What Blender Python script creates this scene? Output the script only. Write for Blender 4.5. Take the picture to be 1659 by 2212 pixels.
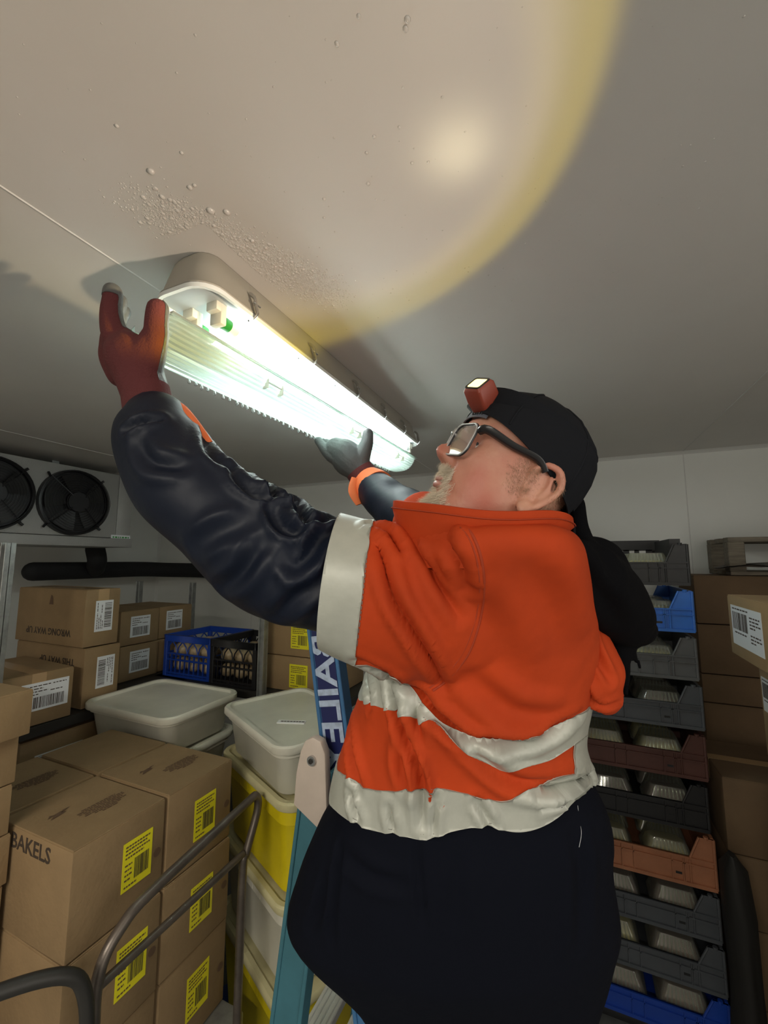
import bpy, bmesh, math, random
import numpy as np
from mathutils import Vector, Matrix, Quaternion
from mathutils.bvhtree import BVHTree
C = bpy.context.scene.collection
for o in list(bpy.data.objects): bpy.data.objects.remove(o)
random.seed(7); rng = np.random.default_rng(7)
H = 1.8                       # eye height of the photographer above the floor
YAW = math.radians(23.7); PIT = math.atan(104/900.)
def V(x, y, z): return Vector((x, y, z+H))
# ---------------------------------------------------------------- camera
cd = bpy.data.cameras.new('camera'); cam = bpy.data.objects.new('camera', cd); C.objects.link(cam)
cam.location = (0, 0, H); cam.rotation_euler = (math.pi/2+PIT, 0, YAW)
cd.sensor_fit = 'VERTICAL'; cd.sensor_height = 24; cd.lens = 24*900/2212; cd.clip_start = .02
bpy.context.scene.camera = cam
RT = Vector((math.cos(YAW), math.sin(YAW), 0)); FW = Vector((-math.sin(YAW), math.cos(YAW), 0)); UP = Vector((0, 0, 1))
def W(px, py, d):             # a point of the room, d metres deep
    x = (px-829.5)/900; y = (1106-py)/900
    f = math.cos(PIT)-y*math.sin(PIT); u = math.sin(PIT)+y*math.cos(PIT)
    return RT*(x*d)+FW*(f*d)+Vector((0, 0, u*d+H))
# ---------------------------------------------------------------- world, lights, exposure
w = bpy.data.worlds.new('world'); bpy.context.scene.world = w; w.use_nodes = True
w.node_tree.nodes['Background'].inputs[0].default_value = (.5, .55, .6, 1); w.node_tree.nodes['Background'].inputs[1].default_value = .3
vs = bpy.context.scene.view_settings
vs.view_transform = 'Standard'; vs.look = 'None'; vs.gamma = 1; vs.use_curve_mapping = False; vs.exposure = 0.68
def light(name, kind, loc, energy, color, rot=None, **k):
    l = bpy.data.lights.new(name, kind); l.energy = energy; l.color = color
    for a, b in k.items(): setattr(l, a, b)
    o = bpy.data.objects.new(name, l); o.location = loc
    if rot is not None: o.rotation_euler = rot
    C.objects.link(o); return o
TUBE_E = 17.0                 # emission of the lit fluorescent tubes
REAR_W = 27.0                 # power of the unseen fill light added behind the photographer
LAMP_DIR = Vector((-.42, -.22, .88)).normalized(); LAMP_POS = V(-.125, .565, .275)
light('rear_fill_light', 'AREA', V(-.45, -1.15, .5), REAR_W, (1, .93, .82), (0, 0, 0), shape='RECTANGLE', size=1.2, size_y=.2)  # unseen ambient fill, added to lift the whole room
light('right_fill_light', 'AREA', V(1.35, -.3, -.2), 7, (1, .95, .88), (math.radians(80), 0, math.radians(55)), shape='RECTANGLE', size=.9, size_y=1.6)  # unseen fill added from the right, brightens the right-facing box sides
def beam(name, energy, color, size, blend, aim=LAMP_DIR, flat=True, k=-2.6):
    o = light(name, 'SPOT', LAMP_POS, energy, color, aim.to_track_quat('-Z', 'Y').to_euler(), spot_size=math.radians(size), spot_blend=blend, shadow_soft_size=.012)
    if flat or k > 0:      # wide-angle optic: the lamp throws more light sideways than straight ahead
        o.data.use_nodes = True; nt = o.data.node_tree; em = nt.nodes['Emission']; g = nt.nodes.new('ShaderNodeNewGeometry'); sp = nt.nodes.new('ShaderNodeSeparateXYZ')
        a = nt.nodes.new('ShaderNodeMath'); a.operation = 'ABSOLUTE'; m = nt.nodes.new('ShaderNodeMath'); m.operation = 'MAXIMUM'; m.inputs[1].default_value = .40; p = nt.nodes.new('ShaderNodeMath'); p.operation = 'POWER'; p.inputs[1].default_value = k
        nt.links.new(g.outputs['Incoming'], sp.inputs[0]); nt.links.new(sp.outputs[2], a.inputs[0]); nt.links.new(a.outputs[0], m.inputs[0]); nt.links.new(m.outputs[0], p.inputs[0]); nt.links.new(p.outputs[0], em.inputs['Strength'])
    return o
beam('headlamp_flood', .90, (1, .81, .68), 104, .30)
rim = beam('headlamp_rim', 1.15, (1, .74, .05), 114, .14)
_n = rim.data.node_tree; _g = _n.nodes.new('ShaderNodeNewGeometry'); _d = _n.nodes.new('ShaderNodeVectorMath'); _d.operation = 'DOT_PRODUCT'; _d.inputs[1].default_value = tuple(LAMP_DIR); _a = _n.nodes.new('ShaderNodeMath'); _a.operation = 'ABSOLUTE'
_m = _n.nodes.new('ShaderNodeMapRange'); _m.interpolation_type = 'SMOOTHSTEP'; _m.inputs[1].default_value = .58; _m.inputs[2].default_value = .80; _m.inputs[3].default_value = 1; _m.inputs[4].default_value = .10
_x = _n.nodes.new('ShaderNodeMath'); _x.operation = 'MULTIPLY'; _e = _n.nodes['Emission']; _s = _e.inputs['Strength'].links[0].from_socket
_n.links.new(_g.outputs['Incoming'], _d.inputs[0]); _n.links.new(_d.outputs['Value'], _a.inputs[0]); _n.links.new(_a.outputs[0], _m.inputs[0]); _n.links.new(_m.outputs[0], _x.inputs[0]); _n.links.new(_s, _x.inputs[1]); _n.links.new(_x.outputs[0], _e.inputs['Strength'])
beam('headlamp_spot', 1.5, (1, .88, .58), 90, 1.0, aim=Vector((.0, -.02, 1)), k=75)
# ---------------------------------------------------------------- materials
def mat(name, col, rough=.5, metal=0, bump=0, bscale=200, var=0, vscale=6, emit=None, es=0, trans=0, alpha=1, spec=None, coat=0, stretch=None, sheen=0):
    m = bpy.data.materials.new(name); m.use_nodes = True; nt = m.node_tree; b = nt.nodes['Principled BSDF']
    b.inputs['Base Color'].default_value = (*col, 1); b.inputs['Roughness'].default_value = rough; b.inputs['Metallic'].default_value = metal
    if trans: b.inputs['Transmission Weight'].default_value = trans
    if alpha < 1: b.inputs['Alpha'].default_value = alpha
    if spec is not None: b.inputs['Specular IOR Level'].default_value = spec
    if coat: b.inputs['Coat Weight'].default_value = coat
    if sheen: b.inputs['Sheen Weight'].default_value = sheen
    if emit: b.inputs['Emission Color'].default_value = (*emit, 1); b.inputs['Emission Strength'].default_value = es
    if var or bump:
        tc = nt.nodes.new('ShaderNodeTexCoord'); mp = nt.nodes.new('ShaderNodeMapping'); nt.links.new(tc.outputs['Object'], mp.inputs[0])
        if stretch: mp.inputs['Scale'].default_value = stretch
    if var:
        n = nt.nodes.new('ShaderNodeTexNoise'); n.inputs['Scale'].default_value = vscale; n.inputs['Detail'].default_value = 6; n.inputs['Roughness'].default_value = .6
        nt.links.new(mp.outputs[0], n.inputs['Vector'])
        r = nt.nodes.new('ShaderNodeValToRGB'); e = r.color_ramp.elements
        e[0].position = .3; e[1].position = .7
        e[0].color = (*[c*(1-var) for c in col], 1); e[1].color = (*[min(1, c*(1+var)) for c in col], 1)
        nt.links.new(n.outputs['Fac'], r.inputs[0]); nt.links.new(r.outputs[0], b.inputs['Base Color'])
    if bump:
        n2 = nt.nodes.new('ShaderNodeTexNoise'); n2.inputs['Scale'].default_value = bscale; n2.inputs['Detail'].default_value = 4
        nt.links.new(mp.outputs[0], n2.inputs['Vector'])
        bp = nt.nodes.new('ShaderNodeBump'); bp.inputs['Strength'].default_value = bump; bp.inputs['Distance'].default_value = .004
        nt.links.new(n2.outputs['Fac'], bp.inputs['Height']); nt.links.new(bp.outputs[0], b.inputs['Normal'])
    return m
def glassy(name, col, transp=.4, gloss=.12, transl=.5, rough=.1):
    m = bpy.data.materials.new(name); m.use_nodes = True; nt = m.node_tree; nt.nodes.clear()
    out = nt.nodes.new('ShaderNodeOutputMaterial'); t = nt.nodes.new('ShaderNodeBsdfTransparent'); t.inputs[0].default_value = (*col, 1)
    tr = nt.nodes.new('ShaderNodeBsdfTranslucent'); tr.inputs[0].default_value = (*col, 1)
    di = nt.nodes.new('ShaderNodeBsdfDiffuse'); di.inputs[0].default_value = (*col, 1)
    g = nt.nodes.new('ShaderNodeBsdfGlossy'); g.inputs['Roughness'].default_value = rough
    m0 = nt.nodes.new('ShaderNodeMixShader'); m0.inputs[0].default_value = transl; nt.links.new(di.outputs[0], m0.inputs[1]); nt.links.new(tr.outputs[0], m0.inputs[2])
    m1 = nt.nodes.new('ShaderNodeMixShader'); m1.inputs[0].default_value = transp; nt.links.new(m0.outputs[0], m1.inputs[1]); nt.links.new(t.outputs[0], m1.inputs[2])
    lw = nt.nodes.new('ShaderNodeLayerWeight'); lw.inputs[0].default_value = .35
    ma = nt.nodes.new('ShaderNodeMath'); ma.operation = 'MULTIPLY_ADD'; ma.inputs[1].default_value = .5; ma.inputs[2].default_value = gloss*.5; nt.links.new(lw.outputs['Fresnel'], ma.inputs[0])
    m2 = nt.nodes.new('ShaderNodeMixShader'); nt.links.new(ma.outputs[0], m2.inputs[0]); nt.links.new(m1.outputs[0], m2.inputs[1]); nt.links.new(g.outputs[0], m2.inputs[2])
    nt.links.new(m2.outputs[0], out.inputs[0]); return m
M = {}
M['ceiling'] = mat('ceiling_panel', (.66, .635, .60), .55, bump=.06, bscale=30, var=.03, vscale=2)
M['wall'] = mat('wall_panel', (.70, .70, .66), .45, bump=.03, bscale=60, var=.03, vscale=2)
M['floor'] = mat('floor_vinyl', (.16, .17, .17), .5, var=.3, vscale=8, bump=.2, bscale=60)
M['joint'] = mat('joint_sealant', (.62, .61, .58), .6)
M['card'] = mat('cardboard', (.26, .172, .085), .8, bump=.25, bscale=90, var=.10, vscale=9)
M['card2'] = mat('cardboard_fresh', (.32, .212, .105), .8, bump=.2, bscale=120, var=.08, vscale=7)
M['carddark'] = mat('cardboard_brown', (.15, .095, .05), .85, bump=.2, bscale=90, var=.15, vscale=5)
M['ink'] = mat('black_ink', (.05, .035, .025), .7)
M['inkbrown'] = mat('brown_ink', (.12, .07, .04), .8)
M['paper'] = mat('label_paper', (.72, .74, .76), .5)
M['white'] = mat('white_paper', (.9, .9, .9), .5)
M['yellow'] = mat('yellow_label', (.82, .74, .02), .45)
M['tape'] = mat('packing_tape', (.42, .28, .15), .15, spec=.6)
M['poly'] = mat('white_polythene', (.70, .68, .58), .35, bump=.1, bscale=40, var=.1, vscale=5)
M['cream'] = mat('cream_polythene', (.62, .57, .33), .4, bump=.1, bscale=40, var=.1, vscale=8)
M['yplas'] = mat('yellow_polythene', (.72, .58, .01), .35, var=.15, vscale=4)
M['bplas'] = mat('blue_plastic', (.012, .055, .36), .4)
M['bcrate'] = mat('bright_blue_plastic', (.035, .17, .62), .4, var=.1, vscale=10)
M['kplas'] = mat('black_plastic', (.012, .012, .014), .45)
M['gplas'] = mat('grey_plastic', (.115, .12, .125), .5, var=.12, vscale=12)
M['dplas'] = mat('dark_grey_plastic', (.075, .083, .095), .5, var=.12, vscale=12)
M['mplas'] = mat('maroon_plastic', (.085, .03, .022), .55, var=.15, vscale=10)
M['splas'] = mat('salmon_plastic', (.37, .15, .075), .55, var=.15, vscale=10)
M['k2plas'] = mat('charcoal_plastic', (.018, .018, .019), .5, var=.15, vscale=20)
M['galv'] = mat('galvanised_steel', (.36, .37, .36), .45, .7, bump=.1, bscale=60, var=.2, vscale=30)
M['alu'] = mat('aluminium', (.80, .80, .78), .45, .2, bump=.1, bscale=60, stretch=(1, 12, 1))
M['darksteel'] = mat('dark_steel', (.035, .033, .03), .5, .3)
M['tubesteel'] = mat('worn_painted_steel', (.15, .125, .105), .38, .6, var=.3, vscale=15)
M['evap'] = mat('stucco_aluminium', (.40, .40, .385), .5, .35, bump=.5, bscale=220)
M['fan'] = mat('fan_black', (.012, .012, .014), .35)
M['foam'] = mat('pipe_insulation', (.010, .010, .011), .85)
M['wood'] = mat('grey_pallet_wood', (.16, .135, .10), .8, bump=.5, bscale=20, var=.3, vscale=12, stretch=(1, 8, 8))
M['sheet'] = mat('slip_sheet', (.14, .13, .115), .6, bump=.2, bscale=20)
M['bag'] = mat('black_bag', (.008, .007, .006), .7, bump=.5, bscale=14)
M['housing'] = mat('grey_polycarbonate', (.36, .34, .29), .5, bump=.05, bscale=50)
M['reflector'] = mat('white_gear_tray', (.42, .45, .46), .4)
M['tube'] = mat('lit_tube', (1, 1, 1), .4, emit=(.90, 1, .97), es=TUBE_E)
M['tubedim'] = mat('tube_end_glass', (.85, .9, .9), .3)
M['green'] = mat('green_end_cap', (.02, .25, .04), .4)
M['holder'] = mat('lamp_holder', (.62, .60, .52), .5)
M['rim'] = mat('white_gasket', (.75, .78, .76), .35)
M['steel'] = mat('bright_steel', (.6, .6, .6), .25, .9)
M['lens'] = glassy('prismatic_diffuser', (.50, .60, .545), .26, .25, .40, .15)
M['bead'] = mat('ceiling_bead', (.64, .61, .57), .2, spec=.6)
M['water'] = mat('water', (.95, .97, 1), .03, trans=.92); M['water'].node_tree.nodes['Principled BSDF'].inputs['IOR'].default_value = 1.33
M['clear'] = glassy('clear_pack', (.93, .95, .88), .74, .12, .4, .12)
M['glass'] = glassy('spectacle_lens', (.96, .97, 1), .93, .28, .5, .02)
M['butter'] = mat('pale_yellow_food', (.66, .57, .22), .6, bump=.3, bscale=40)
M['choc'] = mat('brown_food', (.16, .085, .05), .6, bump=.3, bscale=40)
M['bun'] = mat('bagged_bun', (.52, .40, .24), .35, bump=.4, bscale=60, var=.3, vscale=25, coat=.6)
M['orange'] = mat('hi_vis_orange', (.46, .047, .007), .8, bump=.9, bscale=11, var=.16, vscale=7, spec=.25)
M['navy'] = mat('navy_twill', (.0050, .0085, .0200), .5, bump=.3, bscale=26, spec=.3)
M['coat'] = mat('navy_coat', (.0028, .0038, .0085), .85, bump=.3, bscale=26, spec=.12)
M['blackcloth'] = mat('black_fleece', (.003, .003, .004), .95, bump=.3, bscale=40, spec=.1)
M['capcloth'] = mat('black_cap_cotton', (.010, .011, .014), .9, bump=.25, bscale=60, spec=.15)
M['silver'] = mat('reflective_tape', (.43, .44, .385), .42, .1, bump=.45, bscale=16, var=.12, vscale=14)
M['thread'] = mat('dark_thread', (.22, .21, .19), .9)
M['seam'] = mat('orange_seam', (.34, .036, .006), .8)
M['glovered'] = mat('red_knit', (.115, .024, .026), .9, bump=.5, bscale=300)
M['glovegrey'] = mat('grey_latex', (.10, .105, .108), .5, bump=.4, bscale=120)
M['tabor'] = mat('orange_cuff_tab', (.90, .20, .06), .7)
M['skin'] = mat('skin', (.56, .27, .185), .5, bump=.12, bscale=160, var=.16, vscale=16);
_r = [n for n in M['skin'].node_tree.nodes if n.type == 'VALTORGB'][0].color_ramp.elements; _r[0].color = (.50, .19, .135, 1); _r[1].color = (.60, .33, .225, 1) 
M['skin'].node_tree.nodes['Principled BSDF'].inputs['Subsurface Weight'].default_value = .12
M['skin'].node_tree.nodes['Principled BSDF'].inputs['Subsurface Radius'].default_value = (.012, .005, .003)
def ruddy(m, spots):
    nt = m.node_tree; b = nt.nodes['Principled BSDF']; src = b.inputs['Base Color'].links[0].from_socket; tc = nt.nodes.new('ShaderNodeTexCoord'); acc = None
    for p, r in spots:
        d = nt.nodes.new('ShaderNodeVectorMath'); d.operation = 'DISTANCE'; d.inputs[1].default_value = p; nt.links.new(tc.outputs['Object'], d.inputs[0])
        q = nt.nodes.new('ShaderNodeMapRange'); q.inputs[1].default_value = 0; q.inputs[2].default_value = r; q.inputs[3].default_value = .75; q.inputs[4].default_value = 0; q.interpolation_type = 'SMOOTHSTEP'; nt.links.new(d.outputs['Value'], q.inputs[0])
        mx = nt.nodes.new('ShaderNodeMix'); mx.data_type = 'RGBA'; nt.links.new(q.outputs[0], mx.inputs[0]); nt.links.new(src, mx.inputs[6]); mx.inputs[7].default_value = (.46, .125, .085, 1); src = mx.outputs[2]
    nt.links.new(src, b.inputs['Base Color'])
M['beard'] = mat('grey_beard', (.74, .66, .53), .7)
M['hair'] = mat('short_hair', (.40, .25, .16), .8)
M['lip'] = mat('lip', (.50, .22, .18), .5)
M['eye'] = mat('eye_white', (.75, .72, .68), .2); M['iris'] = mat('iris', (.06, .07, .08), .2)
M['frame'] = mat('glasses_frame', (.02, .02, .022), .25); M['framew'] = mat('frame_front_edge', (.42, .42, .42), .3, .3)
M['lampred'] = mat('headlamp_red', (.26, .045, .025), .45); M['lampon'] = mat('lamp_on', (1, .9, .5), .4, emit=(1, .76, .20), es=2.0)
M['strap'] = mat('snap_strap', (.10, .11, .14), .5)
M['lblue'] = mat('ladder_blue', (.05, .16, .34), .4, var=.12, vscale=20); M['lteal'] = mat('ladder_teal', (.045, .15, .19), .5, var=.12, vscale=14)
M['lnavy'] = mat('ladder_decal_navy', (.012, .018, .10), .4); M['lsilver'] = mat('decal_letters', (.42, .52, .68), .35, var=.25, vscale=60)
M['lbeige'] = mat('beige_hinge_plastic', (.58, .49, .42), .5, var=.06, vscale=20)
# ---------------------------------------------------------------- mesh helpers
class MB:
    def __init__(s): s.v = []; s.f = []; s.m = []
    def add(s, vs, fs, mi=0):
        b = len(s.v); s.v += [tuple(v) for v in vs]; s.f += [[i+b for i in f] for f in fs]; s.m += [mi]*len(fs); return s
    def box(s, x0, x1, y0, y1, z0, z1, mi=0, mt=None):
        vs = [Vector(p) for p in ((x0,y0,z0),(x1,y0,z0),(x1,y1,z0),(x0,y1,z0),(x0,y0,z1),(x1,y0,z1),(x1,y1,z1),(x0,y1,z1))]
        if mt: vs = [mt @ v for v in vs]
        return s.add(vs, [(0,3,2,1),(4,5,6,7),(0,1,5,4),(1,2,6,5),(2,3,7,6),(3,0,4,7)], mi)
    def tube(s, pts, r, n=12, caps=True, mi=0, flat=1, sub=0, dome=False):
        pts = [Vector(p) for p in pts]; rr = list(r) if hasattr(r, '__len__') else [r]*len(pts)
        if sub: pts, rr = smooth_path(pts, rr, sub)
        if dome:
            d0 = (pts[0]-pts[1]).normalized(); d1 = (pts[-1]-pts[-2]).normalized(); r0, r1 = rr[0], rr[-1]
            A = [(pts[0]+d0*r0*math.sin(a), r0*math.cos(a)) for a in (1.45, 1.1, .75, .4)]; B = [(pts[-1]+d1*r1*math.sin(a), r1*math.cos(a)) for a in (.4, .75, 1.1, 1.45)]
            pts = [a[0] for a in A]+pts+[b[0] for b in B]; rr = [a[1] for a in A]+rr+[b[1] for b in B]
        t = (pts[1]-pts[0]).normalized(); u = t.orthogonal().normalized(); vs = []
        for i, p in enumerate(pts):
            a = pts[max(0, i-1)]; b = pts[min(len(pts)-1, i+1)]; tn = (b-a).normalized()
            u = (u-tn*u.dot(tn)).normalized(); w_ = tn.cross(u)
            vs += [p+(u*math.cos(2*math.pi*k/n)+w_*math.sin(2*math.pi*k/n)*flat)*rr[i] for k in range(n)]
        fs = [(i*n+k, i*n+(k+1) % n, (i+1)*n+(k+1) % n, (i+1)*n+k) for i in range(len(pts)-1) for k in range(n)]
        if caps: fs += [tuple(range(n-1, -1, -1)), tuple((len(pts)-1)*n+k for k in range(n))]
        return s.add(vs, fs, mi)
    def loft(s, rings, closed=True, caps=True, mi=0):
        n = len(rings[0]); vs = [p for r in rings for p in r]; m = n if closed else n-1
        fs = [(i*n+k, i*n+(k+1) % n, (i+1)*n+(k+1) % n, (i+1)*n+k) for i in range(len(rings)-1) for k in range(m)]
        if caps: fs += [tuple(range(n-1, -1, -1)), tuple((len(rings)-1)*n+k for k in range(n))]
        return s.add(vs, fs, mi)
    def sph(s, c, r, n=12, sc=(1, 1, 1), mi=0, rot=None):
        R_ = rot or Matrix.Identity(3); rings = []
        for i in range(1, n):
            a = math.pi*i/n
            rings.append([Vector(c)+R_ @ Vector((r*sc[0]*math.sin(a)*math.cos(2*math.pi*k/(n*2)), r*sc[1]*math.sin(a)*math.sin(2*math.pi*k/(n*2)), -r*sc[2]*math.cos(a))) for k in range(2*n)])
        return s.loft(rings, mi=mi)
    def build(s, name, mats, parent=None, smooth=None, bevel=0, loc=None, seg=2, rot=None):
        me = bpy.data.meshes.new(name); v = s.v
        if loc is not None: l = Vector(loc); v = [tuple(Vector(p)-l) for p in v]
        me.from_pydata(v, [], s.f); me.validate()
        if not isinstance(mats, (list, tuple)): mats = [mats]
        for m in mats: me.materials.append(m)
        if len(mats) > 1 and len(me.polygons) == len(s.m): me.polygons.foreach_set('material_index', s.m)
        if bevel:
            bm = bmesh.new(); bm.from_mesh(me); bmesh.ops.remove_doubles(bm, verts=bm.verts, dist=1e-6)
            es = [e for e in bm.edges if len(e.link_faces) == 2 and e.calc_face_angle(0) > .6]
            bmesh.ops.bevel(bm, geom=es, offset=bevel, segments=seg, affect='EDGES', profile=.5); bm.to_mesh(me); bm.free(); smooth = 35 if smooth is None else smooth
        return put(name, me, parent, smooth, loc)
def put(name, me, parent=None, smooth=None, loc=None):
    if smooth:
        me.polygons.foreach_set('use_smooth', [True]*len(me.polygons))
        if smooth < 170: me.set_sharp_from_angle(angle=math.radians(smooth))
    o = bpy.data.objects.new(name, me); C.objects.link(o)
    if loc is not None: o.location = loc
    if parent is not None: o.parent = parent
    return o
def smooth_path(P, R_, sub):
    P = [Vector(p) for p in P]; out = []; ro = []; n = len(P)
    for i in range(n-1):
        p0, p1, p2, p3 = P[max(i-1, 0)], P[i], P[i+1], P[min(i+2, n-1)]; q0, q1, q2, q3 = R_[max(i-1, 0)], R_[i], R_[i+1], R_[min(i+2, n-1)]
        for k in range(sub):
            t = k/sub; t2 = t*t; t3 = t2*t
            out.append(.5*((2*p1)+(-p0+p2)*t+(2*p0-5*p1+4*p2-p3)*t2+(-p0+3*p1-3*p2+p3)*t3)); ro.append(.5*((2*q1)+(-q0+q2)*t+(2*q0-5*q1+4*q2-q3)*t2+(-q0+3*q1-3*q2+q3)*t3))
    return out+[P[-1]], ro+[R_[-1]]
def tag(o, label, cat, group=None, kind=None):
    if label: o['label'] = label
    if cat: o['category'] = cat
    if group: o['group'] = group
    if kind: o['kind'] = kind
    return o
def thing(name, label, cat, loc, rz=0, group=None):
    o = bpy.data.objects.new(name, None); C.objects.link(o); o.empty_display_size = .05; o.location = loc; o.rotation_euler = (0, 0, rz); return tag(o, label, cat, group)
def struct(o): o['kind'] = 'structure'; return o
def rrect(cx, cy, sx, sy, r, z, n=6):
    out = []
    for qx, qy, a0 in ((1, 1, 0), (-1, 1, 90), (-1, -1, 180), (1, -1, 270)):
        for k in range(n+1):
            a = math.radians(a0+90*k/n); out.append(Vector((cx+qx*(sx/2-r)+r*math.cos(a), cy+qy*(sy/2-r)+r*math.sin(a), z)))
    return out
def text_mesh(s, size, frame, material, parent, name='lettering', ext=.0004, align='CENTER', bold=0, sx=1):
    cu = bpy.data.curves.new('t', 'FONT'); cu.body = s; cu.size = size; cu.align_x = align; cu.align_y = 'CENTER'; cu.extrude = ext; cu.offset = bold; cu.resolution_u = 2
    o = bpy.data.objects.new('t', cu); me = bpy.data.meshes.new_from_object(o); bpy.data.objects.remove(o)
    me.transform(frame @ Matrix.Diagonal((sx, 1, 1, 1))); me.materials.clear(); me.materials.append(material); return put(name, me, parent)
def dashes(fm, w_, rows, h_, material, parent, name='small_print', gap=.6):
    b = MB(); n = len(rows)
    for i, k in enumerate(rows):
        x = -w_/2; y = (n/2-i-.5)*h_*1.6
        while x < -w_/2+w_*k:
            l = random.uniform(.6, 1.6)*h_; b.box(x, x+l, y-h_/2, y+h_/2, 0, .0004, mt=fm); x += l+h_*gap
    return b.build(name, material, parent)
def fr(right, up, pos):
    r = Vector(right).normalized(); u = Vector(up).normalized(); n = r.cross(u)
    return Matrix(((r.x, u.x, n.x, pos[0]), (r.y, u.y, n.y, pos[1]), (r.z, u.z, n.z, pos[2]), (0, 0, 0, 1)))
def sticker(fm, w_, h_, parent, m, kind='side', rr=None):
    """paper label in frame fm (x right, y up, z out): sheet + barcode + print"""
    rr = rr or random
    p = MB().box(-w_/2, w_/2, -h_/2, h_/2, .0002, .0012, mt=fm).build('label_sheet', m, parent)
    b = MB(); t = MB()
    if kind == 'side':      # yellow: text above, bars bottom right
        bx0, bx1, by0, by1 = -.10*w_, .40*w_, -.34*h_, .08*h_
        rows = [(-.42, .42, .40), (-.42, .3, .33), (-.42, .40, .25), (-.42, .2, .17), (-.42, -.18, .02), (-.42, -.2, -.08), (-.42, -.18, -.18), (-.42, -.22, -.28), (-.42, .0, -.42)]
    elif kind == 'wide':    # white: header rows, bars below
        bx0, bx1, by0, by1 = -.38*w_, .42*w_, -.42*h_, -.02*h_
        rows = [(-.42, .10, .38), (-.42, -.05, .28), (-.42, .05, .18), (-.42, -.15, .08), (.15, .44, .38), (.10, .36, .14)]
    else:                   # white: bars on the left, print on the right
        bx0, bx1, by0, by1 = -.44*w_, .06*w_, -.10*h_, .34*h_
        rows = [(-.44, .1, .42), (.14, .46, .30), (.14, .42, .22), (.14, .46, .14), (.14, .3, .06), (.14, .44, -.12), (.14, .46, -.2), (.14, .3, -.28), (-.4, 0, -.18)]
    x = bx0
    while x < bx1:
        bw = w_*rr.choice((.008, .014, .022)); b.box(x, min(x+bw, bx1), by0, by1, .0012, .0016, mt=fm); x += bw+w_*rr.choice((.009, .014, .02))
    b.build('barcode', M['ink'], p)
    for x0, x1, y in rows:
        x = x0
        while x < x1:
            l = rr.uniform(.04, .10); t.box(x*w_, min(x+l, x1)*w_, (y-.016)*h_, (y+.018)*h_, .0012, .0015, mt=fm); x += l+.02
    t.build('print', M['inkbrown'] if m is not M['paper'] else M['ink'], p)
    return p
FACES = {'-Y': ((1, 0, 0), (0, 0, 1)), '+X': ((0, 1, 0), (0, 0, 1)), '-X': ((0, -1, 0), (0, 0, 1)), 'T': ((0, 1, 0), (-1, 0, 0))}
def face_frame(face, size, u, v, rot=0):
    sx, sy, sz = size; r, up = map(Vector, FACES[face]); n = r.cross(up)
    c = Vector((0, 0, sz/2))+Vector((n.x*sx/2, n.y*sy/2, n.z*sz/2))
    pos = c+r*(u*(sx if abs(r.x) else sy))+up*(v*(sz if abs(up.z) else sx if abs(up.x) else sy))
    return fr(r, up, pos+n*.0006) @ Matrix.Rotation(math.radians(rot), 4, 'Z')
def carton(label, x0, x1, y0, y1, z0, z1, group, m='card', rz=0, stickers=(), texts=(), top=True, cat='box', seam=None, band=None):
    cx, cy = (x0+x1)/2, (y0+y1)/2; sx, sy, sz = x1-x0-.004, y1-y0-.004, z1-z0-.002
    t = thing('cardboard_box', label, cat, V(cx, cy, z0), math.radians(rz), group)
    MB().box(-sx/2, sx/2, -sy/2, sy/2, 0, sz-.003).build('carton_body', M[m], t, bevel=.003)
    if seam == 'y':      # two flaps meeting on a line that runs in y
        MB().box(-sx/2+.0015, -.0008, -sy/2+.002, sy/2-.002, sz-.005, sz).build('top_flap', M[m], t, bevel=.001, seg=1)
        MB().box(.0008, sx/2-.0015, -sy/2+.002, sy/2-.002, sz-.005, sz).build('top_flap', M[m], t, bevel=.001, seg=1)
    elif seam == 'x':
        MB().box(-sx/2+.002, sx/2-.002, -sy/2+.0015, -.0008, sz-.005, sz).build('top_flap', M[m], t, bevel=.001, seg=1)
        MB().box(-sx/2+.002, sx/2-.002, .0008, sy/2-.0015, sz-.005, sz).build('top_flap', M[m], t, bevel=.001, seg=1)
    else:
        MB().box(-sx/2+.002, sx/2-.002, -sy/2+.002, sy/2-.002, sz-.005, sz).build('top_flap', M[m], t, bevel=.001, seg=1)
    if band:
        b = MB()
        if band == 'y': b.box(-.024, .024, -sy/2-.0006, sy/2+.0006, sz*.7, sz+.0006)
        if band == 'x': b.box(-sx/2-.0006, sx/2+.0006, -.024, .024, sz*.7, sz+.0006)
        b.build('packing_tape', M['tape'], t)
    S = (sx, sy, sz)
    for f, u, v, w_, h_, k, mm, rot in stickers: sticker(face_frame(f, S, u, v, rot), w_, h_, t, M[mm], k)
    for f, u, v, s, size, rot, mm in texts: text_mesh(s, size, face_frame(f, S, u, v, rot), M[mm], t, 'printed_words', bold=.0006)
    return t, S
# ================================================================ SETTING
CE = .62; XL, XR, YF, YN = -3.62, 1.75, 2.83, -1.9
def panels(name, quads, m):
    b = MB()
    for q in quads: b.box(*q)
    return struct(b.build(name, m, bevel=0))
panels('floor', [(XL-.1, XR+.1, YN-.1, YF+.1, -.06, 0)], M['floor'])
xs = [XL-.1, -2.46, -.838, .632, XR+.1]
b = MB()
for a, c in zip(xs[:-1], xs[1:]): b.box(a+.0015, c-.0015, YN-.1, YF+.1, H+CE, H+CE+.08)
b.box(XL-.1, XR+.1, YN-.1, YF+.1, H+CE+.004, H+CE+.1)
struct(b.build('ceiling', M['ceiling']))
for i, x in enumerate(xs[1:-1]): struct(MB().tube([(x, YN, H+CE+.001), (x, YF, H+CE+.001)], .003, 6).build('trim_%d' % (i+1), M['joint']))
b = MB(); wx = [XL-.1, -2.2, -1.0, .13-.68+.0, .632, XR+.1]
wx = [XL-.1, -2.46, -.838, .632, XR+.1]
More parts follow.
